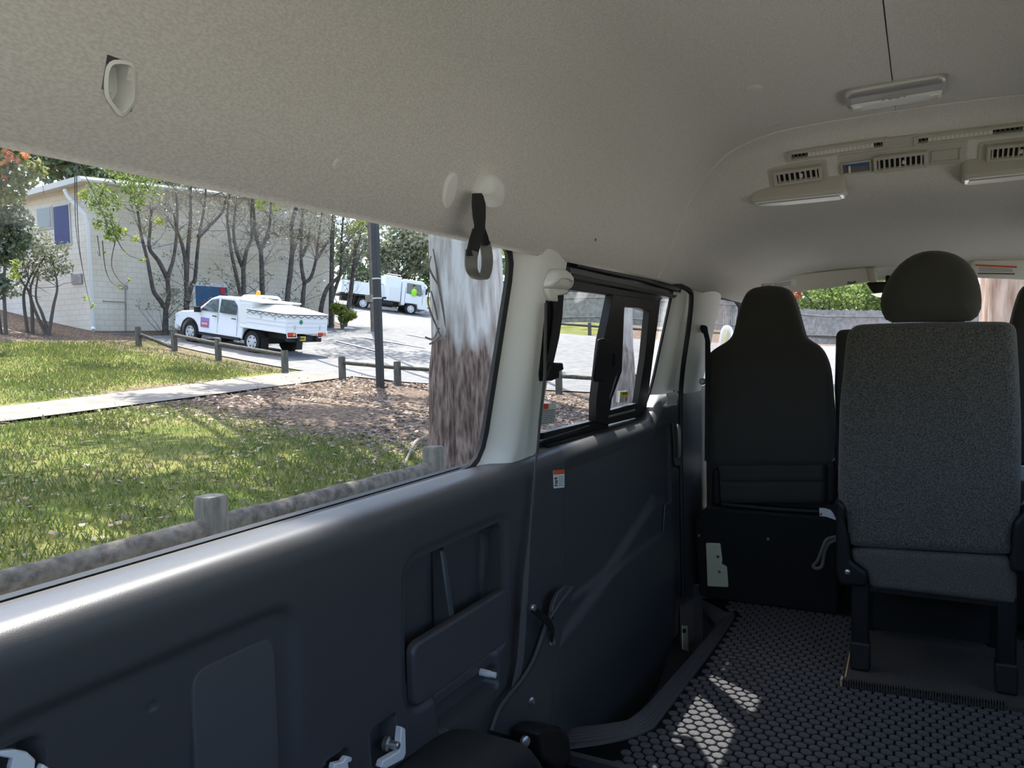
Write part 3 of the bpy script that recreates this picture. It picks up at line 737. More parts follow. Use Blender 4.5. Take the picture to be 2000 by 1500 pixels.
# dome lamp
fr = hframe(1748, 170); cc = [loc2(fr, *p) for p in [(1646, 178), (1842, 140), (1850, 172), (1660, 201)]]
xs_ = sorted(c[0] for c in cc); ys_ = sorted(c[1] for c in cc)
x0, x1 = xs_[0], xs_[-1]; y0, y1 = ys_[0], ys_[-1]
t = thing('dome_lamp', fr[0], 'rectangular ceiling dome lamp with clear ribbed lens and small switch', 'ceiling lamp')
mb = MB(); pad(mb, floop(fr, rr2(x0, x1, y0, y1, 0.025)), fr[1], 0.022, 0.016, back=0.002); mb.build('housing', M['silver'], t, ang=50)
# the camera looks along +y, so the far side carries the lens
far = y1 if abs(loc2(fr, 1660, 201)[1] - y1) < abs(loc2(fr, 1660, 201)[1] - y0) else y0
yl0, yl1 = ((y0 + y1) / 2 + (far - (y0 + y1) / 2) * 0.0, far * 0.86 + (y0 + y1) / 2 * 0.14)
mb = MB(); pad(mb, floop(fr, rr2(x0 + 0.012, x1 - 0.012, min(yl0, yl1), max(yl0, yl1), 0.01), 0.018), fr[1], 0.009, 0.006); ln = mb.build('lens', M['lens'], t, ang=50)
mb = MB()
for sx in (x0 + 0.03, x1 - 0.03): fbox(mb, fr, sx, (yl0 + yl1) / 2, 0.0265, 0.018, abs(yl1 - yl0) * 0.6, 0.003)
mb.build('lens_reflector', M['chrome'], ln)
mb = MB(); ym = (y0 + y1) / 2 - (far - (y0 + y1) / 2) * 0.12; pad(mb, floop(fr, rr2(-0.030, 0.024, ym - 0.011, ym + 0.011, 0.008), 0.020), fr[1], 0.005, 0.002); sw = mb.build('switch_plate', M['silver'], t)
for k in range(3):
    mb = MB(); fbox(mb, fr, -0.020 + 0.017 * k, ym, 0.027, 0.010, 0.010, 0.004); mb.build('switch', M['lightplastic'], sw, bevel=0.001)

# air outlets
def vent(px, py, wpx, hpx, nf, label, first_dark=None, wide=False):
    """louvred outlet at a pixel centre, width and height taken along the headliner"""
    fr = hframe(px, py); a = loc2(fr, px - wpx / 2, py + wpx * 0.063); b = loc2(fr, px + wpx / 2, py - wpx * 0.063); W_ = b[0] - a[0]
    c = loc2(fr, px, py - hpx / 2); d = loc2(fr, px, py + hpx / 2); H_ = abs(d[1] - c[1])
    t = thing('air_vent', fr[0], label, 'air vent')
    mb = MB(); bz = 0.010
    for (x, y, dx_, dy_) in ((0, H_ / 2, W_, bz), (0, -H_ / 2, W_, bz), (-W_ / 2, 0, bz, H_ + bz), (W_ / 2, 0, bz, H_ + bz)): fbox(mb, fr, x, y, 0.0065, dx_, dy_, 0.012)
    mb.build('frame', M['ventplastic'], t, bevel=0.002)
    mb = MB(); fbox(mb, fr, 0, 0, 0.0014, W_, H_, 0.002); mb.build('cavity', M['ventdark'], t)
    for k in range(nf):
        x = -W_ / 2 + W_ * (k + 0.75) / (nf + 0.5); mb = MB(); fbox(mb, fr, x, 0, 0.005, W_ / nf * 0.34, H_, 0.007); mb.build('louvre', M['ventplastic'], t)
    mb = MB(); fbox(mb, fr, W_ * 0.08, 0, 0.009, 0.010, 0.012, 0.008); mb.build('knob', M['ventlight'], t, bevel=0.002)
    return t, fr
# raised panels behind the outlets
def vpanel(px, py, wpx, hpx, label):
    fr = hframe(px, py); a = loc2(fr, px - wpx / 2, py + wpx * 0.063)[0]; b = loc2(fr, px + wpx / 2, py - wpx * 0.063)[0]; h = abs(loc2(fr, px, py + hpx / 2)[1] - loc2(fr, px, py - hpx / 2)[1])
    mb = MB(); pad(mb, floop(fr, rr2(a, b, -h / 2, h / 2, 0.012)), fr[1], 0.005, 0.004, back=0.008)
    return tag(mb.build('vent_panel', M['ventplastic'], ang=50), label, 'vent panel'), fr
vpanel(1558, 338, 118, 40, 'small beige panel round the air vent above the passenger reading lamp')
vpanel(1763, 308, 252, 42, 'long beige panel holding the slider switch, the centre air vent and a blank')
vpanel(1975, 292, 130, 42, 'beige panel round the air vent nearest the driver side')
def off_fr(fr, h): return (fr[0] + fr[1] * h, fr[1], fr[2], fr[3])
_hd = hd
def hframe_raised(h):
    def f(px, py):
        P, N = _hd(px, py); Tx = np.array([1.0, 0, 0]); Tx = Tx - N * np.dot(Tx, N); Tx /= np.linalg.norm(Tx)
        return P + N * h, N, Tx, np.cross(N, Tx)
    return f
_hf = hframe; hframe = hframe_raised(0.005)
vent(1558, 338, 88, 22, 8, 'louvred air vent with a centre knob above the passenger reading lamp')
vent(1758, 311, 98, 25, 9, 'louvred air vent between the blue slider switch and the blank recess')
vent(1985, 290, 110, 25, 10, 'louvred air vent above the driver side reading lamp')
# slider control and blank recess
fr = hframe(1672, 324); t = thing('fan_slider', fr[0], 'recessed fan slider switch with a blue strip beside the centre air vent', 'switch')
mb = MB()
for (x, y, a, b) in ((0, 0.020, 0.085, 0.005), (0, -0.020, 0.085, 0.005), (-0.040, 0, 0.005, 0.045), (0.040, 0, 0.005, 0.045)): fbox(mb, fr, x, y, 0.002, a, b, 0.006)
mb.build('surround', M['ventplastic'], t, bevel=0.001)
sgn = 1 if loc2(fr, 1672, 310)[1] > 0 else -1
mb = MB(); fbox(mb, fr, 0.004, 0.010 * sgn, 0.001, 0.062, 0.012, 0.002); mb.build('blue_strip', M['blueplastic'], t)
mb = MB(); fbox(mb, fr, 0.0, 0.0, 0.0004, 0.07, 0.036, 0.0006); mb.build('slot', M['gripgrey'], t)
mb = MB(); fbox(mb, fr, -0.018, -0.002 * sgn, 0.005, 0.006, 0.024, 0.009); mb.build('lever', M['ventlight'], t, bevel=0.001)
fr = hframe(1848, 301); t = thing('blank_cover', fr[0], 'empty beige recessed blank beside the centre air vent', 'blank cover')
mb = MB()
for (x, y, a, b) in ((0, 0.019, 0.075, 0.005), (0, -0.019, 0.075, 0.005), (-0.035, 0, 0.005, 0.043), (0.035, 0, 0.005, 0.043)): fbox(mb, fr, x, y, 0.001, a, b, 0.005)
mb.build('surround', M['ventplastic'], t, bevel=0.001); mb = MB(); fbox(mb, fr, 0, 0, 0.0, 0.066, 0.034, 0.001); mb.build('plate', M['ventplastic'], t)
hframe = _hf
# long slot outlets
def slot_vent(xa, ya, xb, yb, hpx, dark, label):
    px, py = (xa + xb) / 2, (ya + yb) / 2; fr = hframe(px, py); fr = off_fr(fr, 0.006)
    a = loc2(fr, xa, ya); b = loc2(fr, xb, yb); L = b[0] - a[0]; sl = (b[1] - a[1]) / L
    H_ = abs(loc2(fr, px, py + hpx / 2)[1] - loc2(fr, px, py - hpx / 2)[1])
    t = thing('slot_vent', fr[0], label, 'air vent', 'long slot vents above the louvred vents')
    mb = MB()
    for (x, y, dx_, dy_) in ((0, H_ / 2, L + 0.02, 0.008), (0, -H_ / 2, L + 0.02, 0.008), (-L / 2 - 0.008, 0, 0.012, H_ + 0.008), (L / 2 + 0.008, 0, 0.012, H_ + 0.008)): fbox(mb, fr, x, y, -0.002, dx_, dy_, 0.018)
    mb.build('frame', M['ventplastic'], t, bevel=0.002)
    mb = MB(); fbox(mb, fr, 0, 0, -0.006, L, H_, 0.004); mb.build('cavity', M['ventdark'], t)
    n = 22
    for k in range(n):
        x = -L / 2 + L * (k + 0.5) / n; f = (k + 0.5) / n
        closed = dark[0] < f < dark[1]
        mb = MB(); fbox(mb, fr, x, 0, 0.0, L / n * (0.93 if closed else 0.25), H_ * 0.98, 0.004); mb.build('louvre', M['ventlight' if closed else 'gripgrey'], t)
    return t
slot_vent(1544, 300, 1722, 279, 14, (0.20, 0.90), 'long slot air vent with partly open end louvres above the blue slider switch')
slot_vent(1792, 271, 1994, 246, 14, (0.09, 0.74), 'long slot air vent with open black end louvres above the blank recess')
fr = off_fr(hframe(1757, 274), 0.006); mb = MB(); a = loc2(fr, 1723, 279)[0]; b = loc2(fr, 1791, 270)[0]
fbox(mb, fr, (a + b) / 2, 0, -0.004, b - a, 0.034, 0.012); o = mb.build('blank_strip', M['ventplastic'], bevel=0.002); tag(o, 'blank beige strip joining the two long slot vents', 'blank cover')
# reading lamps hanging from the step
def reading_lamp(xa, ya, xb, yb, label):
    px, py = (xa + xb) / 2, (ya + yb) / 2; fr = hframe(px, py); a = loc2(fr, xa, ya)[0]; b = loc2(fr, xb, yb)[0]
    P = fr[0]; t = thing('reading_lamp', P, label, 'reading lamp')
    mb = MB(); pl = [P + np.array([u, v, 0.012]) for u, v in rr2(a, b, -0.055, 0.055, 0.02)]
    pad(mb, pl, (0, -0.2, -1), 0.028, 0.012, back=0.035); mb.build('housing', M['ventplastic'], t, ang=50)
    N = np.array([0, -0.2, -1.0]); N /= np.linalg.norm(N)
    mb = MB(); pl = [P + np.array([u, v, 0.012]) + N * 0.026 for u, v in rr2(a + 0.008, b - 0.008, -0.046, 0.045, 0.014)]
    pad(mb, pl, N, 0.007, 0.003); ln = mb.build('rim', M['lens'], t, ang=50)
    mb = MB(); pl = [P + np.array([u, v, 0.012]) + N * 0.033 for u, v in rr2(a + 0.020, b - 0.020, -0.040, 0.040, 0.008)]
    pad(mb, pl, N, 0.003, 0.002); mb.build('lens_panel', M['silver'], t, ang=50)
    return t
reading_lamp(1472, 392, 1656, 370, 'reading lamp with pale rim under the small louvred vent on the passenger side')
reading_lamp(1876, 346, 2040, 326, 'reading lamp with pale rim under the louvred vent on the driver side')

# ---- shoulder belt on the pillar
base = wl(1060, 640, 0.06)
t = thing('shoulder_belt', base, 'dark seat belt with beige shoulder anchor cover hanging on the pillar', 'seat belt')
mb = MB(); mb.prism([wl(*p, 0.052) for p in [(1072, 526), (1090, 530), (1096, 560), (1078, 590), (1066, 740), (1048, 745), (1046, 730), (1054, 640), (1061, 556)]], (0.014, 0, 0)); mb.build('guide_slot', M['blackplastic'], t, bevel=0.003)
mb = MB(); pad(mb, [np.array(p) for p in spline([wl(*p, 0.062) for p in [(1062, 560), (1066, 540), (1074, 527), (1090, 527), (1101, 538), (1102, 555), (1099, 566), (1082, 566)]], 3, True)], (1, 0, 0), 0.030, 0.018); mb.build('anchor_cover', M['lightplastic'], t, ang=50)
mb = MB(); pad(mb, [np.array(p) for p in roundpoly([wl(*p, 0.062) for p in [(1061, 563), (1099, 566), (1099, 576), (1078, 578), (1080, 590), (1066, 588)]], 0.006)], (1, 0, 0), 0.016, 0.006); mb.build('belt_guide', M['lightplastic'], t, ang=50)
def wribbon(pl, th, name, m, f):
    mb = MB(); mb.loft([[f(a, y, o), f(b, y, o), f(b, y, o) + (th, 0, 0), f(a, y, o) + (th, 0, 0)] for a, b, y, o in pl]); return mb.build(name, M[m], t, ang=60)
wribbon([(1079, 1099, 576, 0.070), (1080, 1096, 620, 0.072), (1075, 1090, 660, 0.072), (1068, 1081, 700, 0.072), (1064, 1077, 715, 0.072)], 0.003, 'webbing', 'webblack', wl)
mb = MB(); mb.prism([wl(*p, 0.060) for p in [(1063, 708), (1084, 709), (1086, 722), (1077, 726), (1077, 738), (1062, 744), (1052, 742), (1056, 724)]], (0.022, 0, 0)); mb.build('tongue', M['blackplastic'], t, bevel=0.003)
wribbon([(1063, 1067, 592, 0.075), (1061, 1066, 735, 0.085), (1052, 1056, 820, 0.082), (1047, 1050, 887, 0.080)], 0.002, 'strap', 'webbing', wl)
def lx(a, y, o): return at_x(a, y, -0.80 + o)
wribbon([(1046, 1049, 884, 0.012), (1040, 1043, 950, 0), (1031, 1034, 1056, 0), (1022, 1031, 1130, 0), (1016, 1027, 1210, 0), (1010, 1021, 1290, 0), (999, 1011, 1342, 0)], 0.002, 'lower_strap', 'webbing', lx)
# ---- curved stay plate at the door edge with its link
t = thing('door_stay_plate', at_x(965, 1425, -0.80), 'curved dark edge plate with a link arm and pin beside the sliding door step', 'bracket')
edge = [(1117, 1147), (1095, 1175), (1076, 1203), (1065, 1221), (1054, 1254), (1040, 1291), (1018, 1328), (990, 1362), (974, 1386), (959, 1427)]
mb = MB(); mb.tube(spline([at_x(*p, -0.790) for p in edge], 4), 0.0045, 8); mb.build('edge', M['doorplastic'], t)
mb = MB(); mb.prism([at_x(*p, -0.806) for p in edge + [(990, 1436), (1040, 1420), (1062, 1440), (1072, 1330), (1090, 1240), (1096, 1205)]], (0.010, 0, 0)); mb.build('plate', M['doorplastic'], t)
mb = MB(); mb.prism([at_x(*p, -0.802) for p in [(1117, 1147), (1098, 1143), (1084, 1156), (1076, 1172), (1069, 1203), (1076, 1205), (1095, 1176)]], (0.010, 0, 0)); mb.build('tab', M['doorplastic'], t, bevel=0.002)
mb = MB(); mb.tube([at_x(1040, 1188, -0.785), at_x(1060, 1205, -0.782), at_x(1072, 1215, -0.782), at_x(1080, 1232, -0.785), at_x(1078, 1252, -0.790)], [0.010, 0.010, 0.010, 0.008, 0.007], 8, sq=0.4, up=(1, 0, 0)); mb.build('link_arm', M['blackplastic'], t)
mb = MB(); mb.lathe(at_x(1038, 1186, -0.79), (1, -0.3, 0), [(0.0085, 0), (0.0085, 0.008), (0.006, 0.011)], 14); mb.build('pin', M['steel'], t)
for p in [(1036, 1368), (1076, 1253)]:
    mb = MB(); mb.lathe(at_x(*p, -0.797), (1, -0.4, 0), [(0.009, 0), (0.009, 0.005), (0.005, 0.007), (0.004, 0.012)], 12); mb.build('bolt', M['steel'], t)
mb = MB(); pillow(mb, [np.array(p) for p in roundpoly([at_x(*p, -0.79) for p in [(995, 1418), (1018, 1405), (1045, 1408), (1062, 1425), (1066, 1480), (1030, 1492), (1002, 1470)]], 0.012)], (0.07, 0, 0), 0.012)
mb.build('motor_housing', M['blackplastic'], t, ang=50)
mb = MB(); mb.lathe(at_x(1026, 1448, -0.718), (1, -0.4, 0.1), [(0.011, -0.004), (0.011, 0.003), (0.006, 0.006)], 12); mb.build('hub_bolt', M['steel'], t)
# steel latch plate low on the door opening
mb = MB(); pl = [at_x(*p, -0.79) for p in [(1331, 1222), (1341, 1222), (1343, 1272), (1332, 1268)]]; mb.prism(pl, (0.004, 0, 0)); lp_ = mb.build('latch_plate', M['cream'], bevel=0.001)
tag(lp_, 'narrow pale latch plate standing in the dark step well', 'latch plate')
mb = MB(); mb.prism([at_x(*p, -0.7855) for p in [(1333, 1228), (1339, 1228), (1339, 1236), (1333, 1236)]], (0.002, 0, 0)); mb.build('slot', M['ink'], lp_)
# door handle
mb = MB(); mb.prism([at_x(*p, -0.826) for p in [(1311, 826), (1326, 826), (1329, 905), (1322, 916), (1315, 906)]], (0.010, 0, 0)); dh = mb.build('door_handle', M['framegrey'], door, bevel=0.003)
mb = MB(); mb.tube(spline([at_x(1318, 832, -0.818), at_x(1325, 834, -0.795), at_x(1327, 862, -0.787), at_x(1326, 890, -0.795), at_x(1321, 895, -0.818)], 4), 0.007, 8); mb.build('grip', M['gripgrey'], dh)
mb = MB(); mb.prism([at_x(*p, -0.818) for p in [(1317, 896), (1325, 896), (1325, 905), (1319, 909)]], (0.012, 0, 0)); mb.build('lock_lever', M['steel'], dh, bevel=0.001)
mb = MB(); mb.prism([at_x(*p, -0.822) for p in [(1296, 985), (1309, 980), (1309, 1038), (1293, 1042)]], (0.006, 0, 0)); o = mb.build('pull_cup', M['darkplastic'], bevel=0.003); tag(o, 'small pull cup low on the front of the sliding door panel', 'pull cup')

# ---- stickers
def sticker(name, corners, f, n, label, bands, lines, parent=None):
    """corners tl, tr, br, bl in pixels; bands: (v0, v1, material); lines: (u0, u1, v, h, material)"""
    C = [np.array(f(*p)) for p in corners]; n = np.array(n, float)
    def uv(u, v): return (C[0] * (1 - u) + C[1] * u) * (1 - v) + (C[3] * (1 - u) + C[2] * u) * v
    def quad(mb, u0, u1, v0, v1, h, d): mb.prism([uv(u0, v0) + n * h, uv(u1, v0) + n * h, uv(u1, v1) + n * h, uv(u0, v1) + n * h], n * d)
    mb = MB(); quad(mb, 0, 1, 0, 1, 0.0, 0.0006); o = mb.build(name, M['labelwhite']); tag(o, label, 'sticker')
    for v0, v1, m in bands: mb = MB(); quad(mb, 0.02, 0.98, v0, v1, 0.0007, 0.0003); mb.build('colour_band', M[m], o)
    bym = {}
    for u0, u1, v, h, m in lines: mb = bym.setdefault(m, MB()); quad(mb, u0, u1, v, v + h, 0.0011, 0.0002)
    for m, mb in bym.items(): mb.build('print', M[m], o)
    return o
rn = random.Random(3)
def textlines(u0, u1, v0, v1, n, m):
    out = []
    for k in range(n):
        v = v0 + (v1 - v0) * k / n; u = u0
        while u < u1 - 0.05:
            l = rn.uniform(0.05, 0.14); out.append((u, min(u1, u + l), v, (v1 - v0) / n * 0.45, m)); u += l + 0.03
    return out
sticker('warning_sticker', [(1080, 919), (1102, 917), (1102, 952), (1081, 954)], lambda a, b: at_x(a, b, -0.8295), (1, 0, 0), 'small white warning sticker with a red top band on the sliding door panel', [(0.0, 0.24, 'labelred')],
        [(0.08, 0.32, 0.40, 0.08, 'ink'), (0.14, 0.20, 0.45, 0.35, 'ink'), (0.08, 0.34, 0.82, 0.06, 'ink'), (0.24, 0.34, 0.55, 0.2, 'ink')] + textlines(0.45, 0.92, 0.34, 0.95, 6, 'inkgrey'))
sticker('notice_sticker', [(1301, 768), (1322, 764), (1322, 791), (1302, 793)], lambda a, b: at_x(a, b, -0.822), (1, 0, 0), 'pale notice sticker on the black door panel under the front window corner', [],
        [(0.06, 0.20, 0.06, 0.16, 'labelyellow')] + textlines(0.08, 0.94, 0.30, 0.95, 5, 'inkgrey'))
sticker('window_sticker', [(1211, 765), (1228, 764), (1225, 786), (1209, 787)], lambda a, b: wl(a, b, -0.004), (1, 0, 0), 'small sticker with a yellow top band on the sliding window pane', [(0.0, 0.42, 'labelyellow')],
        [(0.3, 0.5, 0.12, 0.15, 'ink'), (0.6, 0.8, 0.12, 0.15, 'ink')] + textlines(0.1, 0.5, 0.5, 0.95, 4, 'inkgrey') + [(0.7, 0.85, 0.5, 0.35, 'labelred')])
sticker('glass_label', [(1056, 788), (1086, 788), (1084, 826), (1054, 832)], lambda a, b: wl(a, b, -0.004), (1, 0, 0), 'pale fine print label with a red mark on the door window', [],
        [(0.16, 0.48, 0.02, 0.24, 'labelred')] + textlines(0.04, 0.96, 0.30, 0.98, 8, 'ink'))

# ---- seats
def ypoly(pl, y): return [at_y(a, b, y) for a, b in pl]
Y2 = 2.52
t = thing('car_seat', (0.01, 2.65, 0.0), 'grey flecked second row seat back with a dark rounded headrest', 'car seat')
bk = [(1652, 662), (1658, 646), (1668, 638), (1690, 633), (1820, 629), (1950, 628), (1976, 632), (1986, 642), (1989, 670), (1994, 760), (1997, 860), (1995, 990), (1990, 1014), (1979, 1037), (1976, 1060), (1974, 1086), (1820, 1079), (1672, 1070), (1660, 1058), (1655, 1045), (1652, 1015), (1641, 995), (1636, 970), (1638, 810), (1645, 730)]
mb = MB(); pillow(mb, [np.array(p) for p in spline(ypoly(bk, Y2), 3, True)], (0, 0.13, 0), 0.028); mb.build('backrest', M['seatgrey'], t, ang=60)
lo_ = [(1660, 1073), (1700, 1072), (1820, 1080), (1973, 1089), (1988, 1122), (1987, 1184), (1840, 1166), (1698, 1149), (1692, 1116), (1664, 1098)]
mb = MB(); pillow(mb, [np.array(p) for p in roundpoly(ypoly(lo_, Y2 + 0.006), 0.012, 3)], (0, 0.10, 0), 0.018); mb.build('lower_back_pad', M['seatlow'], t, ang=60)
hr_ = [(1718, 596), (1724, 617), (1737, 629), (1770, 629), (1860, 628), (1896, 627), (1912, 617), (1920, 592), (1914, 546), (1896, 514), (1868, 494), (1830, 486), (1790, 492), (1756, 514), (1732, 546), (1720, 576)]
mb = MB(); pillow(mb, [np.array(p) for p in spline(ypoly(hr_, Y2 + 0.02), 4, True)], (0, 0.12, 0), 0.05, 6); mb.build('headrest', M['seatdark'], t, ang=60)
for px in (1746, 1884):
    mb = MB(); mb.tube([at_y(px, 610, Y2 + 0.08), at_y(px, 660, Y2 + 0.08)], 0.006, 8); mb.build('headrest_post', M['chrome'], t)
brk = [(1632, 979), (1641, 979), (1652, 993), (1649, 1019), (1657, 1052), (1661, 1096), (1694, 1120), (1693, 1147), (1641, 1144), (1632, 1125)]
mb = MB(); pillow(mb, [np.array(p) for p in roundpoly(ypoly(brk, Y2 - 0.012), 0.008, 3)], (0, 0.11, 0), 0.010); br = mb.build('hinge_cover', M['blackplastic'], t, ang=50)
mb = MB(); mb.lathe(at_y(1655, 1117, Y2 - 0.012), (0, -1, 0), [(0.008, -0.002), (0.008, 0.002), (0.005, 0.004)], 12); mb.build('screw', M['steel'], br)
brk2 = [(2034, 960), (2010, 990), (1980, 1022), (1978, 1045), (1972, 1098), (1975, 1118), (2034, 1125)]
mb = MB(); pillow(mb, [np.array(p) for p in roundpoly(ypoly(brk2, Y2 - 0.012), 0.008, 3)], (0, 0.11, 0), 0.010); mb.build('hinge_cover', M['blackplastic'], t, ang=50)
mb = MB(); pillow(mb, [np.array(p) for p in roundpoly([(-0.21, 2.62, 0.30), (0.23, 2.62, 0.30), (0.23, 2.62, 0.43), (-0.21, 2.62, 0.43)], 0.04)], (0, 0.42, 0), 0.03); mb.build('seat_cushion', M['seatdark'], t, ang=50)
zf_ = 0.0225
for x in (-0.165, 0.215):
    for y in (2.555, 2.92):
        mb = MB(); mb.box((x, y, 0.163), (0.048, 0.05, 0.283)); lg = mb.build('leg', M['blackplastic'], t, bevel=0.006)
        if y < 2.7:
            mb = MB(); mb.box((x, y - 0.004, zf_ + 0.045), (0.056, 0.058, 0.085)); mb.build('leg_boot', M['rubber'], lg, bevel=0.006)
mb = MB(); mb.box((0.03, 2.74, 0.285), (0.42, 0.40, 0.03)); mb.build('seat_pan', M['blackplastic'], t)
mb = MB(); mb.box((0.025, 2.86, 0.16), (0.34, 0.02, 0.22)); mb.build('front_skirt', M['carpet'], t)
# carpeted board under the seat
t = thing('seat_base_board', (0.02, 2.62, 0.0), 'loose carpeted board under the grey seat with a bare timber edge', 'board')
cA = at_z(1646, 1338, 0.012); cB = at_z(1962, 1384, 0.012)
mb = MB(); mb.prism([cA * (1, 1, 0) + (0, 0, 0.0095), cB * (1, 1, 0) + (0.05, 0, 0.0095), (0.30, 3.0, 0.0095), (-0.21, 3.0, 0.0095)], (0, 0, 0.012)); mb.build('board', M['basecarpet'], t)
mb = MB()
for k in range(60):
    p = cA + (cB - cA) * (k / 59); mb.box(p + (0, 0.006, 0.0085), (0.0034, 0.030, 0.020))
mb.build('ribbed_edge', M['basecarpet'], t)
mb = MB(); mb.box(cA + (-0.003, 0.006, 0.009), (0.006, 0.026, 0.021)); mb.build('timber_edge', M['ply'], t)
mb = MB(); e0 = at_z(1650, 1328, 0.02); e1 = at_z(1665, 1250, 0.02); mb.tube([e0, e1], 0.003, 6); mb.build('timber_edge', M['ply'], t)

YF = 3.04
t = thing('car_seat', (-0.52, 3.2, 0.385), 'black front passenger seat with built-in headrest seen from behind', 'car seat')
fs_ = [(1468, 562), (1496, 558), (1524, 559), (1541, 569), (1554, 600), (1565, 640), (1573, 661), (1597, 677), (1611, 698), (1620, 730), (1625, 790), (1628, 840), (1624, 885), (1612, 912), (1500, 914), (1392, 912), (1380, 865), (1376, 780), (1377, 712), (1381, 692), (1396, 679), (1420, 664), (1430, 646), (1440, 607), (1452, 575)]
mb = MB(); pillow(mb, [np.array(p) for p in spline(ypoly(fs_, YF), 3, True)], (0, 0.13, 0), 0.035, 5); mb.build('backrest', M['seatdark'], t, ang=60)
for nm, a, b, dy in (('lower_roll', 905, 944, 0.006), ('lower_panel', 938, 984, 0.010)):
    mb = MB(); pillow(mb, [np.array(p) for p in roundpoly(ypoly([(1398, a), (1612, a), (1611, b), (1404, b)], YF + dy), 0.02, 4)], (0, 0.11, 0), 0.022); mb.build(nm, M['seatdark'], t, ang=60)
mb = MB(); pillow(mb, [np.array(p) for p in roundpoly(ypoly([(1390, 915), (1402, 915), (1406, 988), (1388, 988)], YF - 0.004), 0.012, 3)], (0, 0.12, 0), 0.012); mb.build('side_bolster', M['blackplastic'], t, ang=60)
mb = MB(); pillow(mb, [np.array(p) for p in roundpoly(ypoly([(1613, 905), (1626, 900), (1632, 925), (1630, 985), (1612, 988)], YF - 0.004), 0.012, 3)], (0, 0.12, 0), 0.012); mb.build('recliner_cover', M['blackplastic'], t, ang=60)
mb = MB(); pillow(mb, [np.array(p) for p in roundpoly([(-0.76, 3.12, 0.385), (-0.30, 3.12, 0.385), (-0.30, 3.12, 0.50), (-0.76, 3.12, 0.50)], 0.04)], (0, 0.45, 0), 0.03); mb.build('seat_cushion', M['seatdark'], t, ang=50)
mb = MB(); p = at_y(1498, 557, YF + 0.06); mb.box(p, (0.04, 0.03, 0.012)); mb.build('headrest_buckle', M['steel'], t, bevel=0.003)
mb = MB(); a = at_y(1410, 985, YF - 0.02); b = at_y(1605, 1000, YF - 0.02); mb.tube([a, (a + b) / 2 + (0, 0, -0.004), b], 0.010, 8); mb.build('rail', M['blackplastic'], t)
# paper tag on the seat
mb = MB(); tg = spline([at_y(1600, 992, 3.0), at_y(1612, 993, 2.99), at_y(1624, 998, 2.98), at_y(1633, 1014, 2.985)], 4); tg2 = spline([at_y(1601, 1008, 3.0), at_y(1612, 1009, 2.99), at_y(1622, 1012, 2.98), at_y(1632, 1016, 2.985)], 4)
mb.grid([[a, b, b + (0, 0.0015, 0), a + (0, 0.0015, 0)] for a, b in zip(tg, tg2)]); o = mb.build('paper_tag', M['labelwhite']); tag(o, 'small white paper tag hanging at the foot of the front passenger seat', 'paper tag')
mb = MB(); mb.lathe(at_y(1605, 1004, 2.997), (0, -1, 0), [(0.005, 0), (0.005, 0.001)], 12); mb.build('print', M['ink'], o)
mb = MB(); mb.prism([at_y(*p, 2.995) for p in [(1607, 995), (1616, 996), (1616, 998), (1607, 997)]], (0, -0.001, 0)); mb.build('print', M['inkgrey'], o)
# strap loop on the box
t0 = thing('strap_loop', at_y(1600, 1108, 2.98), 'grey webbing strap loop hanging on the black box beside the grey seat', 'strap')
mb = MB(); pl = spline([at_y(1634, 1048, 2.99), at_y(1615, 1054, 2.98), at_y(1606, 1072, 2.975), at_y(1597, 1095, 2.975), at_y(1589, 1104, 2.975), at_y(1592, 1110, 2.975), at_y(1605, 1106, 2.98), at_y(1610, 1080, 2.985), at_y(1618, 1062, 2.985), at_y(1634, 1055, 2.99)], 4)
mb.tube(pl, 0.006, 6, sq=0.35, up=(0, 1, 0)); mb.build('webbing', M['gripgrey'], t0)
# front centre and driver seats
t = thing('car_seat', (-0.13, 3.3, 0.0), 'narrow black front centre seat back between the two larger seats', 'car seat')
mb = MB(); pillow(mb, [np.array(p) for p in roundpoly(ypoly([(1632, 652), (1640, 644), (1760, 640), (1770, 650), (1770, 980), (1640, 980), (1632, 820), (1629, 760)], 3.12), 0.02, 4)], (0, 0.11, 0), 0.02); mb.build('backrest', M['seatdark'], t, ang=60)
mb = MB(); mb.box((-0.115, 3.42, 0.32), (0.29, 0.5, 0.26)); mb.build('seat_cushion', M['seatdark'], t, bevel=0.03)
mb = MB(); mb.box((-0.12, 3.42, 0.10), (0.28, 0.46, 0.20)); mb.build('engine_cover', M['carpet'], t, bevel=0.01)
t = thing('car_seat', (0.42, 3.3, 0.0), 'black driver seat with built-in headrest half hidden behind the grey seat', 'car seat')
ds = [(p[0] + 545, p[1] - 10) for p in fs_]
mb = MB(); pillow(mb, [np.array(p) for p in spline(ypoly(ds, YF + 0.05), 3, True)], (0, 0.13, 0), 0.035, 5); mb.build('backrest', M['seatdark'], t, ang=60)
mb = MB(); pillow(mb, [np.array(p) for p in roundpoly([(0.20, 3.10, 0.38), (0.64, 3.10, 0.38), (0.64, 3.10, 0.54), (0.20, 3.10, 0.54)], 0.03, 4)], (0, 0.11, 0), 0.022); mb.build('lower_panel', M['seatdark'], t, ang=60)
mb = MB(); mb.box((0.42, 3.45, 0.44), (0.46, 0.5, 0.14)); mb.build('seat_cushion', M['seatdark'], t, bevel=0.03)
mb = MB(); mb.box((0.42, 3.45, 0.19), (0.46, 0.5, 0.38)); mb.build('seat_box', M['carpet'], t, bevel=0.01)

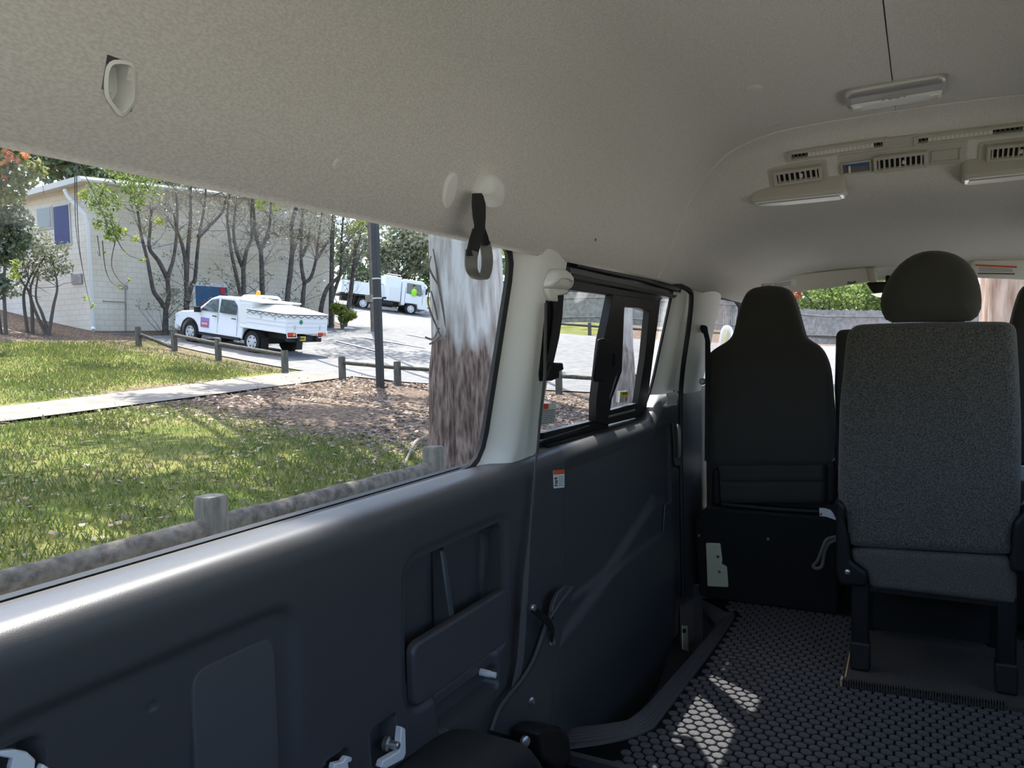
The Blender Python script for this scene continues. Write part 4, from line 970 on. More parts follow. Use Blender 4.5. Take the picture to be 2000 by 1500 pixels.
# ---- windscreen furniture
YV = 3.88
t = thing('sun_visor', at_y(1580, 545, YV), 'beige folded sun visor with a white label above the windscreen', 'sun visor')
mb = MB(); pillow(mb, [np.array(p) for p in roundpoly(ypoly([(1466, 549), (1560, 535), (1690, 521), (1702, 528), (1704, 549), (1640, 559), (1560, 570), (1480, 578)], YV), 0.02, 4)], (0, 0.018, 0), 0.008); mb.build('flap', M['headseam'], t, ang=50)
mb = MB(); mb.prism(ypoly([(1484, 556), (1555, 545), (1556, 557), (1486, 568)], YV - 0.0015), (0, 0.001, 0)); mb.build('label_plate', M['labelwhite'], t)
mb = MB()
for k in range(3): mb.prism(ypoly([(1500, 558 + 3 * k - 1.5), (1545, 551 + 3 * k - 1.5), (1545, 552.4 + 3 * k - 1.5), (1500, 559.4 + 3 * k - 1.5)], YV - 0.003), (0, 0.001, 0))
mb.build('print', M['inkgrey'], t)
mb = MB(); mb.tube([at_y(1672, 550, YV), at_y(1664, 553, YV), at_y(1655, 552, YV)], 0.006, 6); mb.build('clip', M['gripgrey'], t)
t = thing('driver_sun_visor', at_y(1950, 527, YV), 'pale driver sun visor with a red banded warning label', 'sun visor')
mb = MB(); pillow(mb, [np.array(p) for p in roundpoly(ypoly([(1896, 508), (2000, 506), (2120, 512), (2120, 552), (2000, 546), (1898, 542)], YV), 0.015, 4)], (0, 0.018, 0), 0.008); mb.build('flap', M['lightplastic'], t, ang=50)
def vq(mb, c, d): mb.prism(ypoly(c, YV - d), (0, 0.001, 0))
mb = MB(); vq(mb, [(1905, 515), (1986, 519), (1985, 531), (1905, 530)], 0.0015); mb.build('label_plate', M['labelwhite'], t)
mb = MB(); vq(mb, [(1905, 516), (1986, 520), (1986, 523.5), (1905, 519.5)], 0.003); mb.build('colour_band', M['labelred'], t)
mb = MB()
for k in range(3): vq(mb, [(1912, 522 + 3 * k), (1978, 525 + 2.4 * k), (1978, 526 + 2.4 * k), (1912, 523.2 + 3 * k)], 0.003)
mb.build('print', M['inkgrey'], t)
mb = MB(); vq(mb, [(1910, 533), (1982, 534), (1982, 536), (1910, 535)], 0.003); mb.build('slot', M['ink'], t)
t = thing('rear_view_mirror', at_y(1715, 570, 3.95), 'dark rear view mirror under the header beside the headrest', 'mirror')
mb = MB(); pillow(mb, [np.array(p) for p in roundpoly(ypoly([(1690, 551), (1780, 549), (1780, 584), (1716, 584), (1704, 572)], 3.93), 0.015, 4)], (0, 0.03, 0), 0.01); mb.build('housing', M['blackplastic'], t, ang=50)
mb = MB(); mb.tube([at_y(1735, 560, 3.95), at_y(1735, 530, 3.96)], 0.012, 8); mb.build('stem', M['blackplastic'], t)
mb = MB(); mb.prism(ypoly([(1700, 574), (1780, 566), (1780, 580), (1716, 581)], 3.925), (0, 0.002, 0)); mb.build('mirror_glass', M['chrome'], t)
mb = MB(); pillow(mb, [np.array(p) for p in roundpoly(ypoly([(1690, 521), (1712, 520), (1714, 550), (1696, 551)], YV - 0.01), 0.012, 4)], (0, 0.05, 0), 0.015); o = mb.build('visor_mount', M['ventplastic'], ang=50); tag(o, 'beige mount block between the sun visor and the mirror', 'visor mount')
# grab handle at the front corner of the headliner
t = thing('roof_grab_handle', at_y(1445, 555, 3.55), 'small beige grab handle at the front corner of the roof lining', 'grab handle')
mb = MB(); mb.tube(spline([at_y(1424, 548, 3.35), at_y(1436, 546, 3.45), at_y(1450, 552, 3.6), at_y(1460, 562, 3.72)], 4), 0.014, 8); mb.build('grip', M['lightplastic'], t)
# front belt on the body post
t = thing('front_belt', at_x(1376, 730, -0.80), 'dark front seat belt hanging from the body post by the passenger seat', 'seat belt')
mb = MB(); mb.loft([[at_y(a, y, 3.02), at_y(b, y, 3.02), at_y(b, y, 3.024), at_y(a, y, 3.024)] for a, b, y in [(1371, 1381, 640), (1377, 1387, 665), (1377, 1388, 690), (1377, 1386, 760), (1376, 1384, 900)]]); mb.build('webbing', M['webblack'], t)
mb = MB(); pillow(mb, [np.array(p) for p in roundpoly(ypoly([(1366, 634), (1380, 636), (1382, 650), (1370, 652)], 3.05), 0.008, 3)], (0, 0.02, 0), 0.005); mb.build('guide', M['blackplastic'], t)
mb = MB(); mb.lathe(at_y(1373, 745, 3.06), (0, -1, 0), [(0.014, 0), (0.014, 0.01), (0.008, 0.014)], 10); mb.build('anchor_bolt', M['steel'], t)
# outside mirror on the passenger door
t = thing('wing_mirror', at_y(1415, 690, 4.3), 'pale outside mirror seen through the passenger door glass', 'mirror')
mb = MB(); pillow(mb, [np.array(p) for p in spline(ypoly([(1404, 690), (1406, 650), (1414, 636), (1426, 640), (1430, 665), (1428, 695)], 4.3), 3, True)], (0, 0.06, 0), 0.012); mb.build('shell', M['whitepaint'], t, ang=60)
mb = MB(); mb.prism(ypoly([(1408, 688), (1410, 654), (1416, 643), (1424, 646), (1427, 668), (1425, 690)], 4.298), (0, 0.003, 0)); mb.build('mirror_glass', M['chrome'], t)
mb = MB(); mb.tube([at_y(1426, 690, 4.3), at_y(1450, 700, 4.2)], 0.02, 8); mb.build('arm', M['blackplastic'], t)

# ============================================================ OUTDOORS
def zg(X, Y):
    X = np.asarray(X, float); Y = np.asarray(Y, float); s = np.clip(-X, 0, 45)
    b = -0.61 + 0.03 * s + 0.0025 * s * s + 0.075 * np.clip(-X - 45, 0, 60)
    k = 1 - 0.67 * sm(-16, -30, X)
    return b + 1.05 * sm(17, 36, Y) * k + 0.55 * sm(35.5, 41, Y) * (1 - sm(-16, -24, X)) * (1 - sm(-10, -5, X))
def gr(px, py, h=0.0):                         # ray meets the ground (raised by h)
    d = ray(px, py); d = d / np.linalg.norm(d); t = prev = 1.5
    def below(t): p = EYE + d * t; return p[2] < zg(p[0], p[1]) + h
    while t < 220 and not below(t): prev = t; t += 0.1
    lo, hi = prev, t
    for _ in range(30):
        m = (lo + hi) / 2
        if below(m): hi = m
        else: lo = m
    return EYE + d * hi
def gz(x, y, h=0.0): return np.array([x, y, float(zg(x, y)) + h])
def at_d(px, py, depth): return EYE + ray(px, py) * depth / FPX
def depth_of(p): return float((MR.T @ (np.array(p) - EYE))[2])

def groundmat(name, litter_attr):
    m = bpy.data.materials.new(name); m.use_nodes = True; t = m.node_tree; b = t.nodes['Principled BSDF']; b.inputs['Roughness'].default_value = 0.95
    b.inputs['Specular IOR Level'].default_value = 0.1
    tc = t.nodes.new('ShaderNodeTexCoord')
    def noise(sc, det=4):
        n = t.nodes.new('ShaderNodeTexNoise'); n.inputs['Scale'].default_value = sc; n.inputs['Detail'].default_value = det; t.links.new(tc.outputs['Object'], n.inputs['Vector']); return n
    def ramp(n, c1, c2, p1=0.35, p2=0.65):
        r = t.nodes.new('ShaderNodeValToRGB'); r.color_ramp.elements[0].color = (*c1, 1); r.color_ramp.elements[1].color = (*c2, 1); r.color_ramp.elements[0].position = p1; r.color_ramp.elements[1].position = p2
        t.links.new(n, r.inputs[0]); return r
    g1 = ramp(noise(1.1).outputs['Fac'], (0.085, 0.115, 0.022), (0.20, 0.185, 0.062))
    l1 = ramp(noise(14, 6).outputs['Fac'], (0.07, 0.048, 0.032), (0.27, 0.20, 0.15), 0.38, 0.66)
    at = t.nodes.new('ShaderNodeAttribute'); at.attribute_name = litter_attr
    ad = t.nodes.new('ShaderNodeMath'); ad.operation = 'MULTIPLY_ADD'; ad.inputs[1].default_value = 0.9
    n3 = noise(2.6, 6); t.links.new(n3.outputs['Fac'], ad.inputs[0]); sb = t.nodes.new('ShaderNodeMath'); sb.operation = 'SUBTRACT'; sb.inputs[1].default_value = 0.45
    t.links.new(at.outputs['Fac'], sb.inputs[0]); t.links.new(sb.outputs[0], ad.inputs[2])
    mk = ramp(ad.outputs[0], (0, 0, 0), (1, 1, 1), 0.38, 0.62)
    mx = t.nodes.new('ShaderNodeMix'); mx.data_type = 'RGBA'
    t.links.new(mk.outputs[0], mx.inputs[0]); t.links.new(g1.outputs[0], mx.inputs[6]); t.links.new(l1.outputs[0], mx.inputs[7]); t.links.new(mx.outputs[2], b.inputs['Base Color'])
    bp = t.nodes.new('ShaderNodeBump'); bp.inputs['Strength'].default_value = 0.6; bp.inputs['Distance'].default_value = 0.05; t.links.new(noise(22, 5).outputs['Fac'], bp.inputs['Height']); t.links.new(bp.outputs[0], b.inputs['Normal'])
    return m
def litter_at(X, Y):
    X = np.asarray(X, float); Y = np.asarray(Y, float)
    a = sm(5.5, 11.0, Y + 0.10 * (X + 5)) * (1 - sm(-13.5, -15.5, X))
    a = np.maximum(a, 0.75 * sm(-22.5, -23.8, X) * (1 - sm(30, 33, Y)))
    return np.maximum(a, 0.55 * sm(13, 15.5, Y) * sm(-14, -16, X) * (1 - sm(17, 18, Y)))
M['lawn'] = groundmat('lawn_and_leaf_litter', 'litter')
M['asphalt'] = mat('asphalt', (0.165, 0.162, 0.158), 0.9, noise=0.18, nscale=3.0, bump=0.4, bscale=30)
M['concrete'] = mat('concrete', (0.19, 0.17, 0.148), 0.9, noise=0.12, nscale=2.5, bump=0.3, bscale=40)
M['bounceconcrete'] = mat('pale_bounce_concrete', (0.42, 0.40, 0.36), 0.9, noise=0.06, nscale=2)  # unseen ground, made pale so it bounces sunlight up to the headliner
M['linepaint'] = mat('road_line_paint', (0.62, 0.62, 0.60), 0.8)
M['oldwood'] = mat('weathered_log', (0.045, 0.038, 0.030), 0.9, col2=(0.12, 0.108, 0.09), nscale=18, bump=0.5, bscale=40, stretch=(1, 1, 1))
M['postwood'] = mat('weathered_post', (0.07, 0.065, 0.052), 0.9, col2=(0.14, 0.13, 0.105), nscale=22, bump=0.5, bscale=50, stretch=(1, 1, 0.2))
M['palewood'] = mat('pale_dead_wood', (0.20, 0.165, 0.12), 0.9, col2=(0.36, 0.32, 0.26), nscale=14)
M['paling'] = mat('grey_paling_timber', (0.25, 0.235, 0.22), 0.9, col2=(0.38, 0.36, 0.335), nscale=5)

xs = np.unique(np.concatenate([np.arange(-90, -30, 2.5), np.arange(-30, -2, 0.35), np.arange(-2, 70, 4)]))
ysx = np.unique(np.concatenate([np.arange(-50, -6, 3), np.arange(-6, 24, 0.35), np.arange(24, 60, 1.0), np.arange(60, 130, 4)]))
Xg, Yg = np.meshgrid(xs, ysx, indexing='ij'); Zg = zg(Xg, Yg) + 0.03 * np.sin(Xg * 1.3 + Yg) * np.cos(Yg * 0.9) * (Xg > -24) * (Yg < 15.5)
V = np.stack([Xg, Yg, Zg], -1).reshape(-1, 3); nj = len(ysx)
ii, jj = np.meshgrid(np.arange(len(xs) - 1), np.arange(nj - 1), indexing='ij'); q = (ii * nj + jj).ravel()
lawn = np_mesh('ground', V, np.stack([q, q + nj, q + nj + 1, q + 1], 1), M['lawn'], smooth=True)
at_ = lawn.data.attributes.new('litter', 'FLOAT', 'POINT'); at_.data.foreach_set('value', litter_at(V[:, 0], V[:, 1]).astype(np.float32))
tag(lawn, 'sloping park lawn with leaf litter beside the van', 'ground', kind='structure')

def drape(A, B, nu, nv, h, name, m, label, cat):
    A = np.array(A, float); B = np.array(B, float)
    def rs(P, n):
        L = np.concatenate([[0], np.cumsum(np.linalg.norm(np.diff(P, axis=0), axis=1))]); t = np.linspace(0, L[-1], n); return np.stack([np.interp(t, L, P[:, 0]), np.interp(t, L, P[:, 1])], 1)
    a = rs(A, nu); b = rs(B, nu); mb = MB()
    mb.grid([[gz(*(a[i] * (1 - v) + b[i] * v), h) for v in np.linspace(0, 1, nv)] for i in range(nu)])
    o = mb.build(name, M[m], ang=60); return tag(o, label, cat, kind='structure')
drape([(-24.6, 18.0), (-21.3, 17.2), (-15.6, 16.2), (-11.8, 16.4), (-8, 17.9), (0, 19.5), (14, 22)], [(-24.6, 30.5), (-20, 34), (-15, 34.3), (-10, 34.8), (-5, 36), (0, 37), (14, 40)], 60, 40, 0.03, 'road', 'asphalt', 'sunlit asphalt car park beyond the log rails', 'road')
drape([(-24.6, 29.3), (-27, 31.2), (-32, 35), (-40, 40), (-60, 48)], [(-20, 34), (-24, 43), (-28, 50), (-36, 56), (-60, 64)], 40, 20, 0.028, 'road_branch', 'asphalt', 'asphalt road climbing away behind the building', 'road')
drape([(-12.3, -6), (-11.6, 0), (-11.75, 6.25), (-13.5, 15.8), (-13.7, 16.8)], [(-13.8, -6), (-13.1, 0), (-13.15, 7.0), (-15.1, 15.4), (-15.3, 16.6)], 60, 5, 0.03, 'footpath', 'concrete', 'pale concrete footpath crossing the lawn to the car park', 'path')
drape([(-3.3, -30), (-3.3, 10), (-1.5, 18.5)], [(30, -30), (30, 10), (30, 24)], 40, 20, 0.02, 'bounce_parking_bay', 'bounceconcrete', 'unseen concrete parking bay under the van, made pale to bounce sun inside', 'pavement')
mb = MB()
for a, b in (((655, 668), (742, 690)), ((700, 660), (830, 682)), ((795, 655), (858, 668))):
    p = gr(*a); r_ = gr(*b); n = 14
    d = (r_ - p)[:2]; d /= np.linalg.norm(d); nn = np.array([-d[1], d[0]]) * 0.06
    mb.grid([[gz(*(p[:2] + (r_ - p)[:2] * k / n + s * nn), 0.065) for s in (-1, 1)] for k in range(n + 1)])
o = mb.build('bay_lines', M['linepaint']); tag(o, 'faint white bay lines on the car park', 'road marking', kind='structure')

# ---- grass blades and fallen leaves
M['blade'] = leafmat('grass_blades', (0.075, 0.125, 0.018), (0.20, 0.20, 0.06), 0.35)
M['deadleaf'] = leafmat('fallen_leaves', (0.13, 0.08, 0.05), (0.36, 0.28, 0.22), 0.15)
N_ = 150000
gx = -4.0 - 21 * NR.rand(N_) ** 1.6; gy = -1.5 + 17.5 * NR.rand(N_)
kp = (litter_at(gx, gy) + 0.5 * (NR.rand(N_) - 0.5) < 0.5) & ~((gx < -11.5) & (gx > -15.4) & (np.abs(gx + 12.45 + (gy - 6.6) * 0.22 * (gy > 6.6)) < 0.85)); gx = gx[kp]; gy = gy[kp]; n = len(gx)
gzv = zg(gx, gy); hh = (0.03 + 0.05 * NR.rand(n)) * (1 + 0.03 * (-gx)); an = NR.rand(n) * 6.283; wd_ = 0.006 * (1 + 0.06 * (-gx)); lean = 0.6 * hh
b0 = np.stack([gx - np.cos(an) * wd_, gy - np.sin(an) * wd_, gzv - 0.01], 1); b1 = np.stack([gx + np.cos(an) * wd_, gy + np.sin(an) * wd_, gzv - 0.01], 1)
an2 = NR.rand(n) * 6.283; tp = np.stack([gx + np.cos(an2) * lean, gy + np.sin(an2) * lean, gzv + hh], 1)
V = np.stack([b0, b1, tp], 1).reshape(-1, 3)
o = np_mesh('grass_blades', V, np.arange(3 * n).reshape(-1, 3), M['blade']); tag(o, 'short green grass blades of the park lawn', 'grass', kind='stuff')
def leaf_quads(C, size, flat=0.0, aspect=0.45):
    n = len(C); a = NR.randn(n, 3); a[:, 2] *= (1 - flat); a /= np.linalg.norm(a, axis=1)[:, None]
    b = NR.randn(n, 3); b[:, 2] *= (1 - flat); b -= a * np.sum(a * b, 1)[:, None]; b /= np.linalg.norm(b, axis=1)[:, None] + 1e-9
    s = (np.asarray(size) * (0.7 + 0.6 * NR.rand(n)))[:, None]
    V = np.stack([C - a * s, C + b * s * aspect, C + a * s, C - b * s * aspect], 1).reshape(-1, 3)
    return V, np.arange(4 * n).reshape(-1, 4)
N_ = 26000; lx_ = -4 - 11 * NR.rand(N_) ** 1.3; ly_ = -0.5 + 17.5 * NR.rand(N_); kp = (litter_at(lx_, ly_) + 0.12 > 0.75 * NR.rand(N_)); lx_ = lx_[kp]; ly_ = ly_[kp]
C = np.stack([lx_, ly_, zg(lx_, ly_) + 0.012], 1); V, F = leaf_quads(C, np.full(len(C), 0.05), 0.85)
o = np_mesh('leaf_litter', V, F, M['deadleaf']); tag(o, 'dry brown leaf litter strewn under the gum trees', 'leaf litter', kind='stuff')

# ---- log rail fences
def post(mb, b, h, w, rnd_top=True):
    b = np.array(b, float); pts = roundpoly([(-w / 2, -w / 2, 0), (w / 2, -w / 2, 0), (w / 2, w / 2, 0), (-w / 2, w / 2, 0)], w * 0.22, 3)
    mb.loft([[b + p * 1.02 + (0, 0, -0.15) for p in pts], [b + p + (0, 0, h * 0.5) for p in pts], [b + p * 0.98 + (0, 0, h - 0.02) for p in pts], [b + p * 0.86 + (0, 0, h) for p in pts]])
def log(mb, a, b, r, seed=0):
    a = np.array(a, float); b = np.array(b, float); rg = np.random.RandomState(seed); n = 10
    pts = [a + (b - a) * k / n + (np.array([0, 0, rg.randn() * 0.002]) if 0 < k < n else 0) for k in range(n + 1)]
    mb.tube(pts, [r * (1 + 0.02 * rg.randn()) for _ in pts], 12)
def fence(name, label, posts, h, w, railz, r, rails=None, wood='oldwood', pw='postwood', group=None):
    t = thing(name, posts[0], label, 'rail fence', group)
    for p in posts: mb = MB(); post(mb, p, h, w); mb.build('post', M[pw], t, ang=50)
    for i in range(len(posts) - 1):
        if rails is not None and i not in rails: continue
        dz = rails[i] if isinstance(rails, dict) else (0, 0)
        a = posts[i] + (0, 0, railz + dz[0]); b = posts[i + 1] + (0, 0, railz + dz[1]); d = (b - a) / np.linalg.norm(b - a)
        mb = MB(); log(mb, a + d * w * 0.1, b - d * w * 0.1, r, i); mb.build('rail', M[wood], t, ang=50)
    return t
def ptop(px, py, h): p = gr(px, py, h); return p - (0, 0, h)
n1 = ptop(411, 968, 0.70); n2 = ptop(846, 872, 0.70); d12 = n1 - n2; n0 = n1 + d12; n0[2] = zg(n0[0], n0[1]) - 0.02
fence('log_rail_fence', 'weathered grey log rail fence standing just outside the large side window', [n0, n1, n2], 0.70, 0.15, 0.52, 0.062)
f1 = [gr(271, 676), gr(341, 685), gr(427, 704), gr(557, 729)]
fence('log_rail_fence', 'log rail fence with a sagging end rail beside the parked utility truck', f1, 0.62, 0.15, 0.50, 0.055, {0: (-0.10, -0.42), 1: (0, 0), 2: (0, 0)})
f2 = [gr(669, 741), gr(777, 752), gr(880, 758), gr(985, 763), gr(1092, 769), gr(1245, 780)]
fence('log_rail_fence', 'log rail fence along the car park edge behind the black lamp pole', f2, 0.60, 0.15, 0.44, 0.05, wood='oldwood')
f3 = [gz(x, y) for x, y in [(-20, 34.9), (-17.2, 35.0), (-14.4, 35.2), (-11.6, 35.5), (-8.8, 35.9), (-6, 36.4), (-3.2, 37), (-0.4, 37.6), (2.4, 38.2)]]
fence('log_rail_fence', 'log rail fence on the grass strip before the paling fence', f3, 0.62, 0.15, 0.46, 0.06)

# ---- paling fence
t = thing('paling_fence', gz(-9, 42), 'tall grey timber paling fence across the far side of the car park', 'fence')
fa = np.array([-20.5, 42.1]); fb = np.array([8.0, 47.0]); L = np.linalg.norm(fb - fa); dr = (fb - fa) / L; nrm_ = np.array([-dr[1], dr[0]])
mb = MB(); rg = random.Random(4); s = 0
while s < L:
    p = fa + dr * (s + 0.05); z = float(zg(*p)); h = 1.85 + rg.uniform(-0.04, 0.04); ang_ = math.atan2(dr[1], dr[0]); c_, s_ = math.cos(ang_), math.sin(ang_)
    mb.box((p[0], p[1], z + h / 2), (0.098, 0.018 + rg.uniform(0, 0.01), h), np.array([[c_, -s_, 0], [s_, c_, 0], [0, 0, 1]])); s += 0.105
o = mb.build('palings', M['paling'], t); o['kind'] = 'stuff'
for hz in (0.35, 1.5):
    mb = MB(); mb.tube([(*(fa + dr * k - nrm_ * 0.04), float(zg(*(fa + dr * k))) + hz) for k in np.arange(0, L, 2.0)], 0.04, 4); mb.build('rail', M['paling'], t)

# ---- poles
M['blackpole'] = mat('black_powder_coat', (0.018, 0.019, 0.022), 0.5)
b = gr(743, 757); t = thing('lamp_pole', b, 'tall black square lamp pole standing in the leaf litter', 'pole')
mb = MB(); mb.box(b + (0, 0, 3.4), (0.15, 0.15, 7.0)); mb.build('shaft', M['blackpole'], t, bevel=0.01)
mb = MB(); mb.box(b + (0, 0, 0.01), (0.26, 0.26, 0.04)); mb.build('base_plate', M['blackpole'], t)
for py in (545, 583):
    z = at_d(741, py, depth_of(b))[2]; mb = MB(); mb.box((b[0], b[1], z), (0.158, 0.158, 0.03)); mb.build('band', M['steel'], t)
M['polewood'] = mat('timber_pole', (0.18, 0.15, 0.12), 0.9, noise=0.2, nscale=4)
b = gr(730, 648); t = thing('power_pole', b, 'slim brown timber power pole on the grass verge beyond the lamp pole', 'pole')
mb = MB(); mb.tube([b + (0, 0, -0.1), b + (0, 0, 9)], [0.14, 0.10], 10); mb.build('shaft', M['polewood'], t)
mb = MB(); mb.box(at_d(722, 583, depth_of(b) - 0.2), (0.35, 0.2, 0.32)); mb.build('meter_box', M['palewood'], t)

# ---- building
M['block'] = None
def blockmat():
    m = bpy.data.materials.new('painted_blockwork'); m.use_nodes = True; t = m.node_tree; b = t.nodes['Principled BSDF']; b.inputs['Roughness'].default_value = 0.9
    tc = t.nodes.new('ShaderNodeTexCoord'); sx = t.nodes.new('ShaderNodeSeparateXYZ'); cb = t.nodes.new('ShaderNodeCombineXYZ'); ad = t.nodes.new('ShaderNodeMath'); ad.operation = 'ADD'
    t.links.new(tc.outputs['Object'], sx.inputs[0]); t.links.new(sx.outputs[0], ad.inputs[0]); t.links.new(sx.outputs[1], ad.inputs[1]); t.links.new(ad.outputs[0], cb.inputs[0]); t.links.new(sx.outputs[2], cb.inputs[1])
    br = t.nodes.new('ShaderNodeTexBrick'); br.inputs['Scale'].default_value = 1.0; br.inputs['Brick Width'].default_value = 0.4; br.inputs['Row Height'].default_value = 0.2; br.inputs['Mortar Size'].default_value = 0.012
    br.inputs['Color1'].default_value = (0.76, 0.71, 0.62, 1); br.inputs['Color2'].default_value = (0.73, 0.68, 0.59, 1); br.inputs['Mortar'].default_value = (0.62, 0.565, 0.48, 1)
    t.links.new(cb.outputs[0], br.inputs['Vector'])
    n = t.nodes.new('ShaderNodeTexNoise'); n.inputs['Scale'].default_value = 0.5; n.inputs['Detail'].default_value = 5; t.links.new(tc.outputs['Object'], n.inputs['Vector'])
    r = t.nodes.new('ShaderNodeValToRGB'); r.color_ramp.elements[0].color = (0.80, 0.74, 0.66, 1); r.color_ramp.elements[1].color = (1, 1, 1, 1); r.color_ramp.elements[0].position = 0.3; r.color_ramp.elements[1].position = 0.7; t.links.new(n.outputs['Fac'], r.inputs[0])
    mx = t.nodes.new('ShaderNodeMix'); mx.data_type = 'RGBA'; mx.blend_type = 'MULTIPLY'; mx.inputs[0].default_value = 1.0
    t.links.new(br.outputs['Color'], mx.inputs[6]); t.links.new(r.outputs[0], mx.inputs[7]); t.links.new(mx.outputs[2], b.inputs['Base Color'])
    bp = t.nodes.new('ShaderNodeBump'); bp.inputs['Strength'].default_value = 0.4; bp.inputs['Distance'].default_value = 0.02; bp.invert = True; t.links.new(br.outputs['Fac'], bp.inputs['Height']); t.links.new(bp.outputs[0], b.inputs['Normal'])
    return m
M['block'] = blockmat()
M['roofsheet'] = mat('pale_roof_edge', (0.55, 0.54, 0.50), 0.7)
M['pipewhite'] = mat('white_downpipe', (0.70, 0.69, 0.65), 0.6)
M['bluedoor'] = mat('blue_door_paint', (0.025, 0.10, 0.22), 0.5)
M['blueblind'] = mat('deep_blue_blind', (0.02, 0.03, 0.13), 0.5)
M['signred'] = mat('red_sign', (0.55, 0.03, 0.03), 0.5)
BX, BY0, BY1 = -26.2, 17.3, 30.2
zt = at_x(178, 362, BX)[2]; zb = float(zg(BX, BY0)) - 0.6
t = thing('hall_building', (BX, (BY0 + BY1) / 2, zb + 0.6), 'cream painted block hall with blue door behind the row of thin trees', 'building')
mb = MB(); mb.hexa([(BX, BY0, zb), (BX, BY1, zb), (BX - 16, BY1, zb), (BX - 16, BY0, zb)], [(BX, BY0, zt), (BX, BY1, zt + 1.0), (BX - 16, BY1, zt + 0.3), (BX - 16, BY0, zt - 0.7)]); wl_ = mb.build('wall', M['block'], t)
def rfz(x, y): return zt + (y - BY0) / (BY1 - BY0) * 1.0 + (x - BX) / 16.0 * 0.7
rc = [(BX + 0.35, BY0 - 0.45), (BX + 0.35, BY1 + 0.3), (BX - 16.4, BY1 + 0.3), (BX - 16.4, BY0 - 0.45)]
mb = MB(); mb.hexa([(x, y, rfz(x, y)) for x, y in rc], [(x, y, rfz(x, y) + 0.2) for x, y in rc])
rf = mb.build('roof', M['roofsheet'], t)
mb = MB(); mb.tube([(BX + 0.40, y, rfz(BX + 0.4, y) + 0.08) for y in (BY0 - 0.45, BY1 + 0.3)], 0.08, 6); mb.build('gutter', M['pipewhite'], rf)
# downpipe
def by(px, py, y=BY0 - 0.06): return at_y(px, py, y)
mb = MB(); pz = at_x(178, 430, BX + 0.06); pb = gr(178, 655)
mb.tube([at_y(126, 370, BY0 - 0.35), at_y(132, 383, BY0 - 0.3), at_y(165, 418, BY0 - 0.12), (BX + 0.10, BY0 - 0.06, at_x(176, 440, BX)[2]), (BX + 0.10, BY0 - 0.06, zg(BX, BY0) + 0.15), (BX + 0.25, BY0 - 0.15, zg(BX, BY0) + 0.02)], 0.075, 8); mb.build('downpipe', M['pipewhite'], t)
# windows on the end wall
for (a, b_, c, d_, m) in ((73, 409, 101, 443, 'darkglass'), (105, 405, 138, 475, 'blueblind')):
    p = at_y(a, b_, BY0 - 0.03); q_ = at_y(c, d_, BY0 - 0.03)
    mb = MB(); mb.box(((p[0] + q_[0]) / 2, BY0 - 0.02, (p[2] + q_[2]) / 2), (abs(q_[0] - p[0]) + 0.10, 0.06, abs(p[2] - q_[2]) + 0.10)); wn = mb.build('window', M['roofsheet'], t)
    mb = MB(); mb.box(((p[0] + q_[0]) / 2, BY0 - 0.05, (p[2] + q_[2]) / 2), (abs(q_[0] - p[0]), 0.03, abs(p[2] - q_[2]))); mb.build('pane', M[m], wn)
p = at_y(150, 545, BY0 - 0.03); mb = MB(); mb.box(p, (0.6, 0.05, 0.35)); mb.build('air_brick', M['paling'], t)
# door on the long wall
p = at_x(379, 558, BX); q_ = at_x(444, 636, BX)
mb = MB(); mb.box((BX + 0.03, (p[1] + q_[1]) / 2, (p[2] + q_[2]) / 2 + 0.05), (0.08, q_[1] - p[1] + 0.24, p[2] - q_[2] + 0.2)); dfm = mb.build('door_frame', M['pipewhite'], t)
mb = MB(); mb.box((BX + 0.07, (p[1] + q_[1]) / 2, (p[2] + q_[2]) / 2), (0.06, q_[1] - p[1], p[2] - q_[2])); dr_ = mb.build('door', M['bluedoor'], t)
a = at_x(430, 562, BX + 0.11); b_ = at_x(440, 575, BX + 0.11); mb = MB(); mb.box((a + b_) / 2, (0.02, b_[1] - a[1], a[2] - b_[2])); sg_ = mb.build('exit_sign', M['signred'], dr_)
a = at_x(393, 590, BX + 0.11); b_ = at_x(420, 597, BX + 0.11); mb = MB()
for k in range(7): y = a[1] + (b_[1] - a[1]) * (k + 0.4) / 7; mb.box((BX + 0.105, y, (a[2] + b_[2]) / 2), (0.01, (b_[1] - a[1]) / 11, a[2] - b_[2]))
mb.build('lettering', M['signred'], dr_)
for px, py in ((241, 561), (343, 567)):
    p = at_x(px, py, BX + 0.01)
    for k in (-1, 1): mb = MB(); mb.box(p + (0, 0.10 * k, 0), (0.04, 0.15, 0.16)); mb.build('wall_vent', M['paling'], t)
mb = MB(); mb.tube([at_x(246, 562, BX + 0.03), at_x(246, 652, BX + 0.03)], 0.022, 6); mb.tube([at_x(201, 588, BX + 0.03), at_x(245, 590, BX + 0.03)], 0.018, 6); mb.build('conduit', M['paling'], t)
p = gr(246, 656); mb = MB(); mb.box(p + (-0.5, 0.1, 0.05), (0.4, 0.9, 0.12)); o = mb.build('concrete_slab', M['concrete'], bevel=0.01); tag(o, 'small concrete slab lying at the foot of the hall wall', 'slab')

